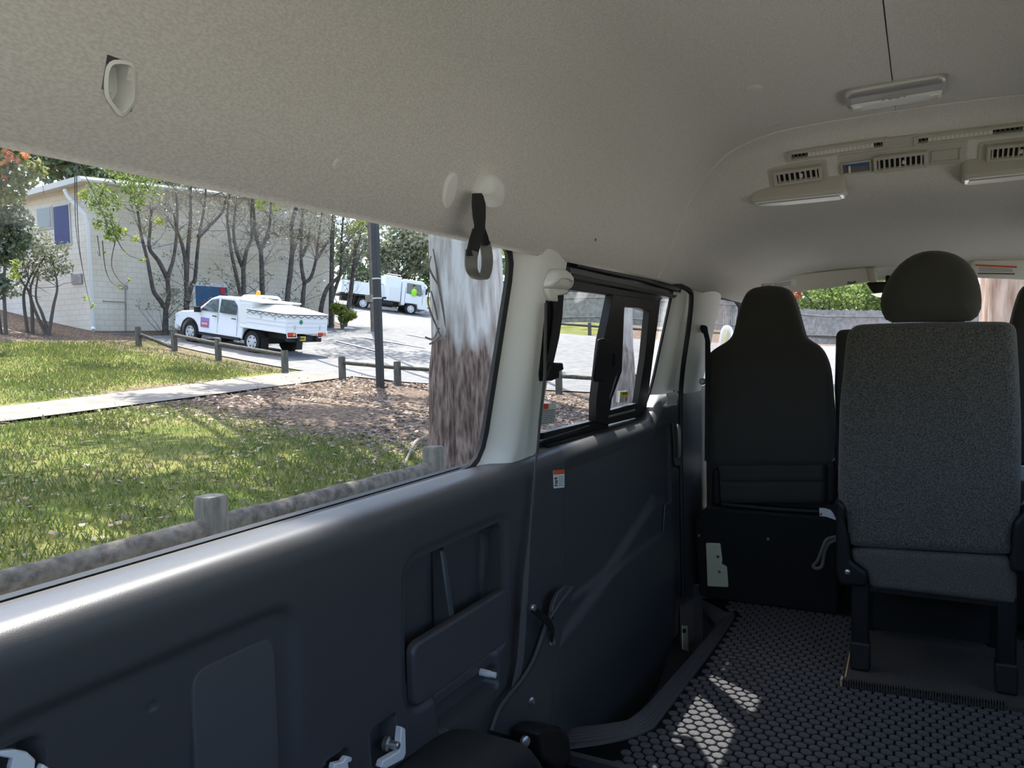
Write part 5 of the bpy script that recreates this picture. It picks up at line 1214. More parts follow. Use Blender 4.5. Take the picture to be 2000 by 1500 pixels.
# ============================================================ TREES
M['darkbark'] = mat('dark_bark', (0.045, 0.038, 0.032), 0.95, col2=(0.11, 0.095, 0.08), nscale=8, bump=0.6, bscale=20)
M['twig'] = mat('grey_twig_bark', (0.12, 0.10, 0.085), 0.95)
M['leaf_grey'] = leafmat('grey_green_leaves', (0.13, 0.15, 0.09), (0.30, 0.31, 0.20), 0.3)
M['leaf_green'] = leafmat('mid_green_leaves', (0.07, 0.13, 0.03), (0.24, 0.30, 0.07), 0.45)
M['leaf_lime'] = leafmat('yellow_green_new_leaves', (0.15, 0.21, 0.03), (0.33, 0.37, 0.07), 0.55)
M['leaf_dark'] = leafmat('dark_evergreen_leaves', (0.03, 0.06, 0.025), (0.12, 0.17, 0.07), 0.25)
M['leaf_gloss'] = leafmat('glossy_leaves', (0.09, 0.12, 0.07), (0.20, 0.24, 0.16), 0.2)
M['leaf_red'] = leafmat('reddish_blossom', (0.45, 0.10, 0.08), (0.55, 0.30, 0.12), 0.4)
M['leaf_pink'] = leafmat('pink_blossom', (0.50, 0.22, 0.30), (0.62, 0.40, 0.42), 0.4)
M['leaf_mix'] = leafmat('pale_yellow_green_leaves', (0.15, 0.18, 0.06), (0.32, 0.32, 0.14), 0.45)
M['leaf_hedge'] = leafmat('hedge_leaves', (0.11, 0.19, 0.04), (0.30, 0.37, 0.11), 0.5)
M['flower_orange'] = leafmat('orange_flowers', (0.75, 0.30, 0.12), (0.85, 0.45, 0.25), 0.4)
M['flower_magenta'] = leafmat('magenta_flowers', (0.60, 0.05, 0.35), (0.75, 0.12, 0.45), 0.4)
M['leaf_gum'] = leafmat('gum_leaves', (0.05, 0.08, 0.03), (0.13, 0.17, 0.07), 0.2)
def cloud(name, clumps, n, size, m, parent, aspect=0.5):   # clumps: (centre, radii)
    C = []
    w_ = np.array([np.prod(r) ** (2 / 3) for _, r in clumps]); w_ /= w_.sum()
    for (c, r), k in zip(clumps, w_):
        q = NR.randn(int(n * k) + 1, 3); q /= np.linalg.norm(q, axis=1)[:, None]; q *= (NR.rand(len(q), 1) ** 0.45); C.append(np.array(c) + q * np.array(r))
    C = np.concatenate(C); V, F = leaf_quads(C, np.full(len(C), size), 0.0, aspect)
    return np_mesh(name, V, F, M[m], parent)
def smooth_line(p, n=4): return spline(p, n)
def stem(mb, pts, r0, r1, n=7):
    P = spline(pts, 4); mb.tube(P, list(np.linspace(r0, r1, len(P))), n)
def twigs(mb, tip_pts, rg, n, L, r, up=0.8):
    ends = []
    for p in tip_pts:
        for _ in range(n):
            d = np.array([rg.gauss(0, 0.5), rg.gauss(0, 0.6), up + rg.gauss(0, 0.35)]); d /= np.linalg.norm(d); l = L * rg.uniform(0.5, 1.2)
            q = p + d * l * 0.5 + np.array([rg.gauss(0, 0.05), rg.gauss(0, 0.05), 0]); e = p + d * l + np.array([rg.gauss(0, .1), rg.gauss(0, .12), 0]); mb.tube([p, q, e], [r, r * 0.7, r * 0.35], 4); ends += [q, e]
    return ends
TX = -25.0
rows_ = [
 ('slender dark tree forking low in front of the downpipe end of the hall', (322, 650), [[(322, 650), (323, 625), (324, 601)], [(324, 603), (310, 583), (300, 568), (294, 540), (288, 508), (276, 460), (270, 418), (262, 380)], [(324, 603), (330, 578), (328, 544), (339, 505), (345, 457), (346, 400), (340, 360)], [(328, 545), (310, 510), (292, 484), (294, 442), (296, 410)]]),
 ('dark tree with three stems in front of the blue door edge', (364, 645), [[(364, 645), (364, 600), (364, 560)], [(364, 558), (363, 514), (354, 472), (346, 450), (340, 420)], [(364, 560), (367, 490), (372, 430), (372, 385), (374, 350)], [(366, 590), (374, 560), (381, 544), (385, 499), (390, 454), (399, 406), (402, 370)], [(388, 462), (410, 440), (435, 412), (440, 385)]]),
 ('thin two stemmed tree rising behind the cab roof of the utility truck', (474, 645), [[(474, 645), (477, 600), (476, 577), (475, 521)], [(474, 600), (470, 577), (460, 531), (453, 499), (446, 450), (444, 420), (448, 380)], [(475, 525), (481, 491), (492, 462), (490, 425), (493, 380)], [(475, 525), (462, 490), (456, 450), (460, 405)]]),
 ('tree with a neat fork behind the amber beacon', (512, 645), [[(512, 645), (512, 577), (511, 521), (509, 486)], [(509, 488), (499, 457), (496, 417), (494, 380)], [(509, 488), (519, 467), (528, 430), (529, 390)], [(519, 467), (533, 455), (545, 462)]]),
 ('single straight stemmed tree behind the white tonneau', (560, 645), [[(560, 645), (561, 585), (568, 521), (571, 478), (569, 443), (578, 405)], [(569, 500), (580, 470), (588, 440)]]),
 ('tree with a wide low fork behind the tail of the utility truck', (590, 645), [[(590, 645), (591, 590), (595, 550)], [(595, 552), (589, 521), (588, 470), (591, 419), (592, 390)], [(595, 552), (607, 542), (617, 507), (623, 457), (629, 415)], [(617, 507), (632, 485), (646, 462)], [(590, 500), (602, 470), (606, 440)]]),
 ('tall double stemmed tree at the far corner of the hall', (647, 652), [[(647, 652), (647, 585), (648, 523), (649, 462), (652, 420)], [(647, 590), (658, 555), (665, 531), (668, 457), (670, 420)], [(667, 490), (680, 470), (692, 455)]]),
 ('leaning tree crossing the double stemmed one at the hall corner', (626, 648), [[(626, 648), (627, 603), (639, 563), (660, 542), (681, 510), (697, 483), (705, 455)]]),
 ('dark tree standing past the hall corner beside the yellow shrub', (672, 640), [[(672, 640), (684, 579), (691, 515), (695, 470)], [(688, 540), (700, 505), (712, 480)]]),
]
for i, (lab, base, stems) in enumerate(rows_):
    rg = random.Random(20 + i); x = TX + rg.uniform(-0.15, 0.25); bz = at_x(*base, x); gzz = float(zg(x, bz[1]))
    t = thing('slender_tree', (x, bz[1], gzz), lab, 'tree', 'row of trees along the hall wall'); mb = MB(); tips = []
    for k, st in enumerate(stems):
        P = [at_x(a, b, x + rg.uniform(-0.12, 0.12) * (1 if k else 0)) for a, b in st]
        if k == 0: P[0][2] = gzz - 0.1
        stem(mb, P, 0.13 if k == 0 else 0.095, 0.085 if k == 0 and len(stems) > 1 else 0.035); tips += P[-3:]
    o = mb.build('trunk', M['darkbark'], t, ang=60)
    mb = MB(); ends = twigs(mb, tips, rg, 5, 1.3, 0.014, 0.6); e2 = twigs(mb, ends[1::2], rg, 3, 0.6, 0.008, 0.4); mb.build('twigs', M['twig'], t)
    top = max(tips, key=lambda p: p[2])
    cl = [(e, (0.35, 0.35, 0.25)) for e in e2[::4]] + [(top + np.array([rg.gauss(0, .5), rg.gauss(0, .8), 1.2 + rg.random()]), (0.9, 0.9, 0.6)) for _ in range(4)]
    cloud('foliage', cl, 900, 0.055, 'leaf_grey', t)

# ---- gum trees with peeling bark
def gumbark(name, lo1, lo2, hi1, hi2, zsplit, scl):
    m = bpy.data.materials.new(name); m.use_nodes = True; t = m.node_tree; b = t.nodes['Principled BSDF']; b.inputs['Roughness'].default_value = 0.9; b.inputs['Specular IOR Level'].default_value = 0.15
    tc = t.nodes.new('ShaderNodeTexCoord'); mp = t.nodes.new('ShaderNodeMapping'); mp.inputs['Scale'].default_value = (1, 1, 0.16); t.links.new(tc.outputs['Object'], mp.inputs[0])
    def noise(v, sc, det=5): n = t.nodes.new('ShaderNodeTexNoise'); n.inputs['Scale'].default_value = sc; n.inputs['Detail'].default_value = det; t.links.new(v, n.inputs['Vector']); return n.outputs['Fac']
    def ramp(f, c1, c2, p1=0.35, p2=0.65): r = t.nodes.new('ShaderNodeValToRGB'); r.color_ramp.elements[0].color = (*c1, 1); r.color_ramp.elements[1].color = (*c2, 1); r.color_ramp.elements[0].position = p1; r.color_ramp.elements[1].position = p2; t.links.new(f, r.inputs[0]); return r.outputs[0]
    fine = noise(mp.outputs[0], 26 * scl, 9)
    lo = ramp(fine, lo1, lo2); hi = ramp(noise(mp.outputs[0], 11 * scl, 8), hi1, hi2, 0.30, 0.62)
    sx = t.nodes.new('ShaderNodeSeparateXYZ'); t.links.new(tc.outputs['Object'], sx.inputs[0])
    ma = t.nodes.new('ShaderNodeMath'); ma.operation = 'MULTIPLY_ADD'; ma.inputs[1].default_value = 1.4; mp2 = t.nodes.new('ShaderNodeMapping'); mp2.inputs['Scale'].default_value = (1, 1, 0.35); t.links.new(tc.outputs['Object'], mp2.inputs[0])
    t.links.new(noise(mp2.outputs[0], 2.2 * scl, 4), ma.inputs[0]); t.links.new(sx.outputs[2], ma.inputs[2])
    mk = ramp(ma.outputs[0], (0, 0, 0), (1, 1, 1), 0.0, 1.0)
    mr = t.nodes.new('ShaderNodeMapRange'); mr.inputs['From Min'].default_value = zsplit + 0.62; mr.inputs['From Max'].default_value = zsplit + 0.78; t.links.new(ma.outputs[0], mr.inputs['Value'])
    mx = t.nodes.new('ShaderNodeMix'); mx.data_type = 'RGBA'; t.links.new(mr.outputs[0], mx.inputs[0]); t.links.new(lo, mx.inputs[6]); t.links.new(hi, mx.inputs[7]); t.links.new(mx.outputs[2], b.inputs['Base Color'])
    bp = t.nodes.new('ShaderNodeBump'); bp.inputs['Distance'].default_value = 0.06
    st_ = t.nodes.new('ShaderNodeMapRange'); st_.inputs['To Min'].default_value = 0.9; st_.inputs['To Max'].default_value = 0.15; t.links.new(mr.outputs[0], st_.inputs['Value']); t.links.new(st_.outputs[0], bp.inputs['Strength'])
    t.links.new(fine, bp.inputs['Height']); t.links.new(bp.outputs[0], b.inputs['Normal'])
    return m
M['gum1'] = gumbark('peeling_gum_bark', (0.07, 0.045, 0.035), (0.27, 0.195, 0.16), (0.20, 0.165, 0.14), (0.48, 0.455, 0.43), 1.45, 1.0)
M['gum2'] = gumbark('grey_gum_bark', (0.20, 0.16, 0.135), (0.42, 0.37, 0.33), (0.30, 0.27, 0.25), (0.55, 0.51, 0.48), 1.3, 1.0)
M['gum3'] = gumbark('pinkish_gum_bark', (0.22, 0.14, 0.10), (0.46, 0.34, 0.27), (0.24, 0.15, 0.11), (0.48, 0.36, 0.29), 1.0, 1.2)
M['bark_strip'] = mat('loose_bark_strip', (0.10, 0.07, 0.055), 0.95, noise=0.3, nscale=20)
def gum_trunk(b, r, h, lean, m, parent, ridge=0.05, split=1.45, seed=1):
    rg = np.random.RandomState(seed); nz, na = 90, 72; rows = []
    ph = rg.rand(6) * 6.28
    jit = rg.randn(na) * 0.5
    for i in range(nz):
        z = -0.2 + (h + 0.2) * (i / (nz - 1)) ** 1.3; c = np.array(b) + np.array([lean[0] * z, lean[1] * z, z]); row = []
        rb = r * (1 + 0.22 * math.exp(-max(z, 0) * 2.2)) * (1 - 0.018 * z)
        low = 1 - float(sm(split - 0.25, split + 0.15, z))
        for k in range(na + 1):
            a = 2 * math.pi * (k % na) / na
            d = 0.03 * math.sin(3 * a + ph[0] + z * 0.25) + 0.015 * math.sin(7 * a + ph[1] - z * 0.4) + ridge * low * (0.5 * math.sin(19 * a + ph[2] + 1.3 * math.sin(z * 2.1 + ph[3])) + 0.4 * math.sin(31 * a + ph[4] + z * 1.7) + 0.5 * jit[k % na]) + 0.05 * low
            row.append(c + rb * (1 + d) * np.array([math.cos(a), math.sin(a), 0]))
        rows.append(row)
    mb = MB(); mb.grid(rows); return mb.build('trunk', M[m], parent, ang=80)
b1 = gr(926, 926); t = thing('gum_tree', b1, 'large gum tree with peeling brown bark behind the end of the log fence', 'tree')
d1 = depth_of(b1); gum_trunk(b1, 0.43, 9.5, (-0.012, 0.0), 'gum1', t, 0.06, (at_d(900, 690, d1)[2] - b1[2]), 3)
def strips(t, lines, dep, r=0.016):
    for L in lines:
        mb = MB(); mb.tube(spline([at_d(a, b, dep) for a, b in L], 4), [r * (0.6 + 0.4 * math.sin(math.pi * k / (len(L) * 4 - 4))) for k in range(len(L) * 4 - 3)], 6, sq=0.4, up=(0.3, 1, 0)); mb.build('bark_strip', M['bark_strip'], t)
strips(t, [[(846, 486), (852, 520), (858, 565), (866, 610), (872, 650)], [(842, 500), (838, 520), (846, 540), (856, 556)], [(838, 566), (836, 590), (842, 612), (852, 636), (860, 655)], [(842, 568), (850, 600), (855, 625)], [(858, 640), (846, 662), (830, 658)], [(862, 655), (848, 668), (838, 672)], [(870, 655), (880, 670), (905, 690)], [(895, 650), (905, 640), (914, 628)]], d1 - 0.40)
mb = MB(); mb.tube(spline([gr(790, 908), gr(800, 885, 0.05), gr(812, 862, 0.1), gr(835, 850, 0.05), gr(862, 820, 0.1)], 4), 0.02, 6); o = mb.build('fallen_stick', M['palewood']); tag(o, 'pale fallen stick lying against the large gum tree', 'stick')
b2 = gr(1212, 803); t2 = thing('gum_tree', b2, 'pale gum tree with a dark knot seen through the sliding door window', 'tree')
d2_ = depth_of(b2); gum_trunk(b2, 0.27, 9.0, (0.004, 0.0), 'gum2', t2, 0.035, 1.2, 5)
mb = MB(); mb.lathe(at_d(1209, 630, d2_ - 0.30), MR @ np.array([0, 0, -1.0]), [(0.10, -0.08), (0.09, 0.0), (0.06, 0.02), (0.02, 0.0)], 12); mb.build('knot', M['bark_strip'], t2)
b3 = gz(*at_y(1985, 640, 11.5)[:2]); t3 = thing('gum_tree', b3, 'broad pinkish barked gum tree in front of the windscreen', 'tree')
gum_trunk(b3, 0.40, 9.0, (0.006, 0.0), 'gum3', t3, 0.04, 3.0, 7)
# crowns high above, out of the window view; they cast the dappled shade
def crown(t, base, specs, n, size):
    mb = MB()
    for c, r in specs:
        c = np.array(c); s = np.array(base) + (0, 0, min(8.5, max(3.0, (c[2] - base[2]) * 0.7))); mb.tube([s, (s + c) / 2 + (0, 0, 0.5), c], [0.14, 0.09, 0.03], 6)
    mb.build('branches', M['gum2'], t); cloud('foliage', specs, n, size, 'leaf_gum', t)
rg = random.Random(9)
SX, SY = SUN_DIR.x / -SUN_DIR.z, SUN_DIR.y / -SUN_DIR.z
def over(x, y, z, top): k = top - z; return (x - SX * k, y - SY * k, top)      # where a leaf must hang to shade a point
cr = [(over(-0.87, 1.46, 0.776, 7.5), (0.50, 0.48, 0.35)), (over(-0.87, 1.20, 0.776, 7.9), (0.40, 0.30, 0.3))]
cr += [(over(-3.75, y, -0.2, 8.3 + 0.2 * (k % 2)), (0.55, 0.62, 0.35)) for k, y in enumerate((0.4, 1.5, 2.6, 3.6, 4.7, 5.8))]
while len(cr) < 58:
    gx_, gy_ = rg.uniform(-13.5, -3.9), rg.uniform(1.5, 15.0)
    if gx_ < -10.5 and rg.random() > 0.35: continue
    if gy_ < 4.5 and rg.random() > 0.5: continue
    cr.append((over(gx_, gy_, float(zg(gx_, gy_)), 8.8 + rg.uniform(-0.4, 1.2) - gx_ * 0.12), (rg.uniform(0.6, 1.25), rg.uniform(0.6, 1.25), 0.4)))
crown(t, b1, cr, 22500, 0.11)
crown(t2, b2, [((-8.0, 16.2, 9.0), (1.4, 1.4, 0.6)), ((-6.4, 13.8, 9.6), (1.3, 1.3, 0.6))] + [(over(x, y, float(zg(x, y)), 11.5), (r, r, 0.6)) for x, y, r in [(-17.5, 21.5, 1.7), (-15.0, 22.5, 1.8), (-19.5, 24.0, 1.8), (-13.0, 24.0, 1.6), (-10.5, 21.0, 1.2), (-22.0, 21.5, 1.5), (-18.0, 12.2, 1.0), (-16.5, 13.5, 0.8)]], 5200, 0.13)
crown(t3, b3, [((b3[0] - 2, 12, 9.5), (1.6, 1.5, 0.7)), ((b3[0] + 1.5, 13, 10), (1.6, 1.5, 0.7))], 1500, 0.11)
# ---- shrubs by the hall corner
def shrub(name, lab, stems, clumps, n, size, leaf, dep, extra=None):
    b = np.array(at_d(*stems[0][0], dep)); b[2] = zg(b[0], b[1]); t = thing(name, b, lab, 'shrub'); mb = MB(); rg = random.Random(len(lab)); tips = []
    for st in stems:
        P = [at_d(a, c, dep) for a, c in st]; P[0][2] = zg(P[0][0], P[0][1]) - 0.05; stem(mb, P, 0.06, 0.018, 6); tips += P[-2:]
    twigs(mb, tips, rg, 4, 0.9, 0.012, 0.5); mb.build('stems', M['twig'], t)
    k = 1500 / dep; cl = [(at_d(a, c, dep + dz), (r / k, r / k, r / k * 0.8)) for a, c, r, dz in clumps]; cloud('foliage', cl, n, size, leaf, t)
    if extra: cloud('blossom' if extra[0] == 'leaf_red' else 'new_leaves', [(at_d(a, c, dep - 0.5), (r / k, r / k, r / k)) for a, c, r in extra[1]], extra[2], size * 1.2, extra[0], t)
    return t
shrub('multi_stem_shrub', 'bare stemmed grey green shrub growing against the end wall of the hall', [[(52, 615), (46, 580), (55, 550), (70, 520)], [(62, 622), (60, 580), (40, 545), (25, 500)], [(96, 640), (82, 612), (70, 580), (74, 540)], [(94, 642), (104, 600), (112, 560), (104, 515)], [(92, 640), (70, 610), (60, 560), (88, 500)]],
      [(60, 470, 42, 0.3), (100, 490, 36, 0), (30, 500, 36, 0.4), (90, 530, 30, 0), (20, 560, 30, 0.5), (125, 520, 22, 0), (50, 520, 30, 0.3)], 1500, 0.07, 'leaf_grey', 25.0)
shrub('glossy_shrub', 'tall glossy leaved shrub at the side of the hall window', [[(10, 625), (8, 560), (12, 480), (15, 420)], [(0, 620), (-10, 540), (-5, 450)]], [(15, 400, 32, 0), (35, 430, 30, 0), (8, 450, 36, 0), (-10, 420, 40, 0), (40, 470, 24, 0), (20, 490, 30, 0), (-15, 500, 40, 0), (-10, 560, 36, 0)], 2600, 0.10, 'leaf_gloss', 24.0)
shrub('yellow_flowering_tree', 'yellow green tree with reddish blossom rising over the hall roof edge', [[(-60, 650), (-50, 500), (-20, 400), (10, 340)], [(-50, 500), (-60, 400), (-40, 320)]], [(20, 310, 34, 0), (0, 340, 34, 0), (45, 350, 26, 0), (-30, 330, 50, 0), (30, 380, 20, 0), (-10, 380, 30, 0), (70, 330, 22, 0), (15, 270, 40, 0)], 2600, 0.09, 'leaf_mix', 22.0, ('leaf_red', [(20, 310, 20), (50, 300, 12), (8, 350, 8)], 40))
shrub('yellow_shrub', 'bright yellow green shrub growing at the far corner of the hall', [[(668, 640), (664, 620), (660, 600)], [(668, 640), (680, 615), (690, 600)]], [(664, 605, 14, 0), (685, 615, 13, 0), (672, 622, 12, 0), (655, 600, 10, 0)], 700, 0.10, 'leaf_lime', 36.0)
# hanging branches in front of the hall
hb = at_d(215, 300, 13.0)
t = thing('hanging_branch', hb, 'hanging leafy branch with yellow green leaves dangling in front of the hall corner', 'branch')
mb = MB(); DP = 13.0
for L in ([(120, 250), (160, 330), (185, 380), (210, 440), (225, 480)], [(330, 360), (290, 340), (250, 335), (215, 350), (190, 400)], [(150, 300), (150, 380), (155, 480), (168, 560), (178, 600)], [(146, 330), (148, 440), (160, 520)], [(215, 430), (235, 480), (255, 500), (280, 508)], [(225, 470), (218, 520), (240, 555), (254, 546)], [(200, 470), (205, 520), (215, 548), (232, 562)], [(190, 460), (195, 500), (190, 490)], [(83, 280), (82, 340), (86, 380)], [(435, 375), (400, 385), (360, 378), (330, 360), (300, 330), (260, 280)]):
    P = spline([at_d(a, b, DP) for a, b in L], 4); mb.tube(P, list(np.linspace(0.009, 0.003, len(P))), 5)
mb.build('twigs', M['darkbark'], t); k = FPX / DP
cloud('leaves', [(at_d(a, c, DP), (r / k, r / k, r / k)) for a, c, r in [(190, 375, 26), (215, 395, 28), (180, 400, 16), (205, 430, 24), (225, 455, 18), (260, 370, 28), (285, 350, 22), (240, 345, 22), (300, 375, 20), (270, 395, 18)]], 1000, 0.045, 'leaf_green', t, 0.35)
cloud('new_leaves', [(at_d(a, c, DP), (r / k, r / k, r / k)) for a, c, r in [(165, 382, 12), (215, 460, 14), (235, 452, 12), (190, 440, 10), (278, 508, 6), (232, 562, 4), (254, 546, 4), (168, 585, 6), (180, 597, 5), (30, 535, 12), (32, 515, 10), (312, 432, 8), (264, 466, 8), (510, 400, 14), (540, 408, 10), (205, 492, 4), (247, 492, 3)]], 420, 0.045, 'leaf_lime', t, 0.35)
# background trees
def bgtree(lab, base, clumps, n, size, leaf, dep, trunk_r=0.2):
    b = np.array(at_d(*base, dep)); b[2] = zg(b[0], b[1]); k = FPX / dep; t = thing('background_tree', b, lab, 'tree', None); mb = MB()
    top = at_d(clumps[0][0], clumps[0][1], dep); mb.tube([b + (0, 0, -0.2), (b + top) / 2, top], [trunk_r, trunk_r * 0.8, trunk_r * 0.4], 8)
    for a, c, r in clumps[1:]: e = at_d(a, c, dep); mb.tube([(b + top) / 2, e], [trunk_r * 0.4, trunk_r * 0.15], 5)
    mb.build('trunk', M['darkbark'], t); rg = random.Random(int(base[0]))
    cloud('foliage', [(at_d(a, c, dep + rg.uniform(-1, 1)), (r / k, r / k, r / k * 0.85)) for a, c, r in clumps], n, size, leaf, t)
bgtree('dark evergreen tree rising behind the hall roof', (140, 560), [(130, 320, 44), (170, 335, 34), (90, 330, 30), (210, 345, 24), (110, 290, 40), (60, 300, 34)], 2600, 0.22, 'leaf_dark', 46.0)
bgtree('thin crowned green tree behind the long wall of the hall', (260, 560), [(235, 330, 26), (280, 345, 34), (330, 360, 34), (300, 320, 40), (380, 370, 40)], 2000, 0.20, 'leaf_green', 44.0)
bgtree('grey green tree over the white truck', (770, 600), [(780, 490, 44), (745, 500, 36), (815, 500, 34), (790, 450, 50), (720, 480, 36), (830, 470, 40), (760, 525, 22), (810, 525, 20)], 4200, 0.20, 'leaf_grey', 60.0)
bgtree('sunlit yellow green tree beside the truck cab', (845, 600), [(838, 470, 24), (850, 500, 22), (845, 440, 34), (720, 440, 30), (690, 450, 20)], 1300, 0.20, 'leaf_lime', 64.0)
bgtree('dark hedge tree behind the truck tray', (700, 600), [(700, 540, 34), (740, 540, 30), (680, 500, 30), (790, 545, 26), (840, 540, 26), (870, 520, 40), (910, 520, 50)], 3000, 0.22, 'leaf_dark', 66.0)
bgtree('green garden tree behind the paling fence in the door window', (1140, 640), [(1140, 560, 26), (1110, 568, 20), (1180, 560, 24), (1220, 565, 26), (1270, 560, 30), (1300, 585, 16), (1080, 540, 40)], 2200, 0.20, 'leaf_green', 52.0)
bgtree('pink blossoming tree in the passenger door window', (1405, 640), [(1405, 580, 26), (1390, 600, 20), (1425, 600, 22), (1370, 570, 30), (1440, 570, 26)], 1600, 0.16, 'leaf_pink', 50.0)
bgtree('large sunlit garden hedge in the windscreen', (1640, 660), [(1600, 590, 36), (1650, 585, 40), (1690, 600, 32), (1570, 600, 30), (1720, 590, 40), (1620, 620, 26), (1670, 625, 26), (1760, 590, 44), (1840, 590, 46), (1920, 590, 40), (1620, 550, 40), (1700, 545, 44), (1940, 640, 26), (1560, 560, 26), (1800, 560, 50)], 7500, 0.13, 'leaf_hedge', 47.0)
bgtree('dark shrub under the bright hedge by the paling fence', (1600, 660), [(1575, 620, 16), (1605, 628, 14), (1560, 628, 12)], 700, 0.12, 'leaf_dark', 46.0, 0.08)
bgtree('dense dark tree beyond the pinkish gum tree', (2030, 660), [(2050, 560, 80), (2140, 560, 90), (1980, 540, 50)], 2500, 0.2, 'leaf_green', 46.0)
for nm, lab, pl, m, n in (('flower_bush', 'orange flowering bush at the foot of the bright hedge', [(1680, 632, 14), (1700, 636, 12), (1660, 636, 10)], 'flower_orange', 260), ('flower_bush', 'magenta flowering bush beside the narrow centre seat', [(1657, 646, 7), (1665, 648, 6)], 'flower_magenta', 120), ('flower_bush', 'red flowering bush at the edge of the sun visor view', [(1555, 576, 10), (1560, 566, 8)], 'leaf_red', 140)):
    b = np.array(at_d(pl[0][0], 668, 44.0)); b[2] = zg(b[0], b[1]); t = thing(nm, b, lab, 'bush'); k = FPX / 43.5; mb = MB()
    for a, c, r in pl: mb.tube([b, at_d(a, c, 43.5)], [0.05, 0.02], 5)
    mb.build('stems', M['twig'], t); cloud('flowers', [(at_d(a, c, 43.5), (r / k, r / k, r / k)) for a, c, r in pl], n, 0.10, m, t)
# wide tree belt closing the horizon
for i, (x, y) in enumerate([(-70, 5), (-72, 30), (-66, 62), (-45, 75), (-25, 72), (-5, 68), (15, 64), (35, 55), (48, 30), (52, 5), (45, -20), (15, -42), (-15, -45), (-45, -38), (-66, -18)]):
    b = gz(x, y); rg = random.Random(i); t = thing('distant_tree', b, 'distant green tree closing the view around the park', 'tree', 'distant trees around the park'); mb = MB(); mb.tube([b + (0, 0, -0.3), b + (0, 0, 6)], [0.4, 0.2], 8); mb.build('trunk', M['darkbark'], t)
    cloud('foliage', [(b + np.array([rg.uniform(-7, 7), rg.uniform(-7, 7), rg.uniform(2, 9)]), (4.5, 4.5, 3.2)) for _ in range(9)], 1500, 0.55, 'leaf_green' if i % 2 else 'leaf_grey', t)

# ============================================================ VEHICLES (built in their own frame: x forward, y to the left, z up)
M['tyre'] = mat('tyre_rubber', (0.012, 0.012, 0.013), 0.85)
M['wheelsilver'] = mat('steel_wheel', (0.62, 0.62, 0.63), 0.4, metal=0.3)
M['vwhite'] = mat('white_vehicle_paint', (0.82, 0.84, 0.87), 0.25)
M['canvas'] = mat('white_tonneau_canvas', (0.80, 0.79, 0.76), 0.8, bump=0.1, bscale=30)
M['chassis'] = mat('black_chassis', (0.014, 0.014, 0.015), 0.7)
M['amber'] = mat('amber_beacon', (0.85, 0.36, 0.02), 0.3)
M['redlamp'] = mat('red_tail_lamp', (0.55, 0.03, 0.02), 0.3)
M['plateyellow'] = mat('yellow_plate', (0.80, 0.60, 0.06), 0.5)
M['signpurple'] = mat('purple_door_sign', (0.33, 0.24, 0.55), 0.5)
M['signpink'] = mat('red_door_sign', (0.62, 0.12, 0.16), 0.5)
M['greendot'] = mat('green_round_sticker', (0.02, 0.22, 0.12), 0.5)
M['vinside'] = mat('vehicle_interior', (0.03, 0.03, 0.032), 0.8)
M['vglass'] = mat('reflective_vehicle_glass', (0.06, 0.08, 0.085), 0.06, spec=0.9)
M['hivis'] = mat('hi_vis_vest', (0.35, 0.80, 0.05), 0.8)
M['skin'] = mat('skin', (0.42, 0.26, 0.19), 0.6)
M['hair'] = mat('dark_hair', (0.03, 0.02, 0.015), 0.8)
def vehicle(name, loc, heading, label, cat):
    """heading: world vector of the forward axis, tilted with the ground"""
    f = np.array(heading, float); f /= np.linalg.norm(f); l = np.cross([0, 0, 1.0], f); l /= np.linalg.norm(l); u = np.cross(f, l)
    t = bpy.data.objects.new(name, None); COL.objects.link(t); mw = Matrix.Identity(4)
    for r in range(3): mw[r][0] = f[r]; mw[r][1] = l[r]; mw[r][2] = u[r]; mw[r][3] = loc[r]
    t.location = loc; t.rotation_euler = mw.to_3x3().to_euler(); tag(t, label, cat); return t
def P_(t, name, m, fn, bevel=0, ang=35, parent=None):
    mb = MB(); fn(mb); return mb.build(name, M[m], parent or t, local=True, bevel=bevel, ang=ang)
def wheel(t, x, y, r, w, side):
    A = np.array([0, side, 0.0]); c = np.array([x, y, r])
    wo_ = P_(t, 'wheel', 'tyre', lambda mb: mb.lathe(c - A * w / 2, A, [(r * 0.62, 0), (r * 0.94, 0.0), (r, w * 0.15), (r, w * 0.85), (r * 0.94, w), (r * 0.62, w), (r * 0.60, w * 0.7)], 28))
    P_(t, 'rim', 'wheelsilver', lambda mb: mb.lathe(c + A * w * 0.20, A, [(r * 0.62, 0.0), (r * 0.62, w * 0.30), (r * 0.55, w * 0.18), (r * 0.30, w * 0.20), (r * 0.26, w * 0.30), (r * 0.12, w * 0.32)], 24), parent=wo_)
    def nuts(mb):
        for k in range(6): a = k * math.pi / 3; mb.lathe(c + np.array([math.cos(a) * r * 0.42, side * w * 0.39, math.sin(a) * r * 0.42]), A, [(r * 0.07, -0.01), (r * 0.07, 0.012)], 8)
    P_(t, 'rim_holes', 'chassis', nuts, parent=wo_)
    return wo_
# ---- dual cab utility truck
pf_ = gr(371, 669); pr_ = gr(491, 690); hd_ = pf_ - pr_; WB = float(np.linalg.norm(hd_)); 
t = vehicle('utility_truck', pr_, hd_, 'white dual cab utility truck with a canvas covered tray parked by the hall', 'utility truck')
ut = t; HWD = 0.90                                       # local y = 0 is the near (left) tyre line; body spans y from +0.05 to -1.75
y0, y1 = 0.03, -1.72
R = 0.38
for x in (0, WB):
    wheel(t, x, -0.10, R, 0.24, 1); wheel(t, x, -1.60, R, 0.24, -1)
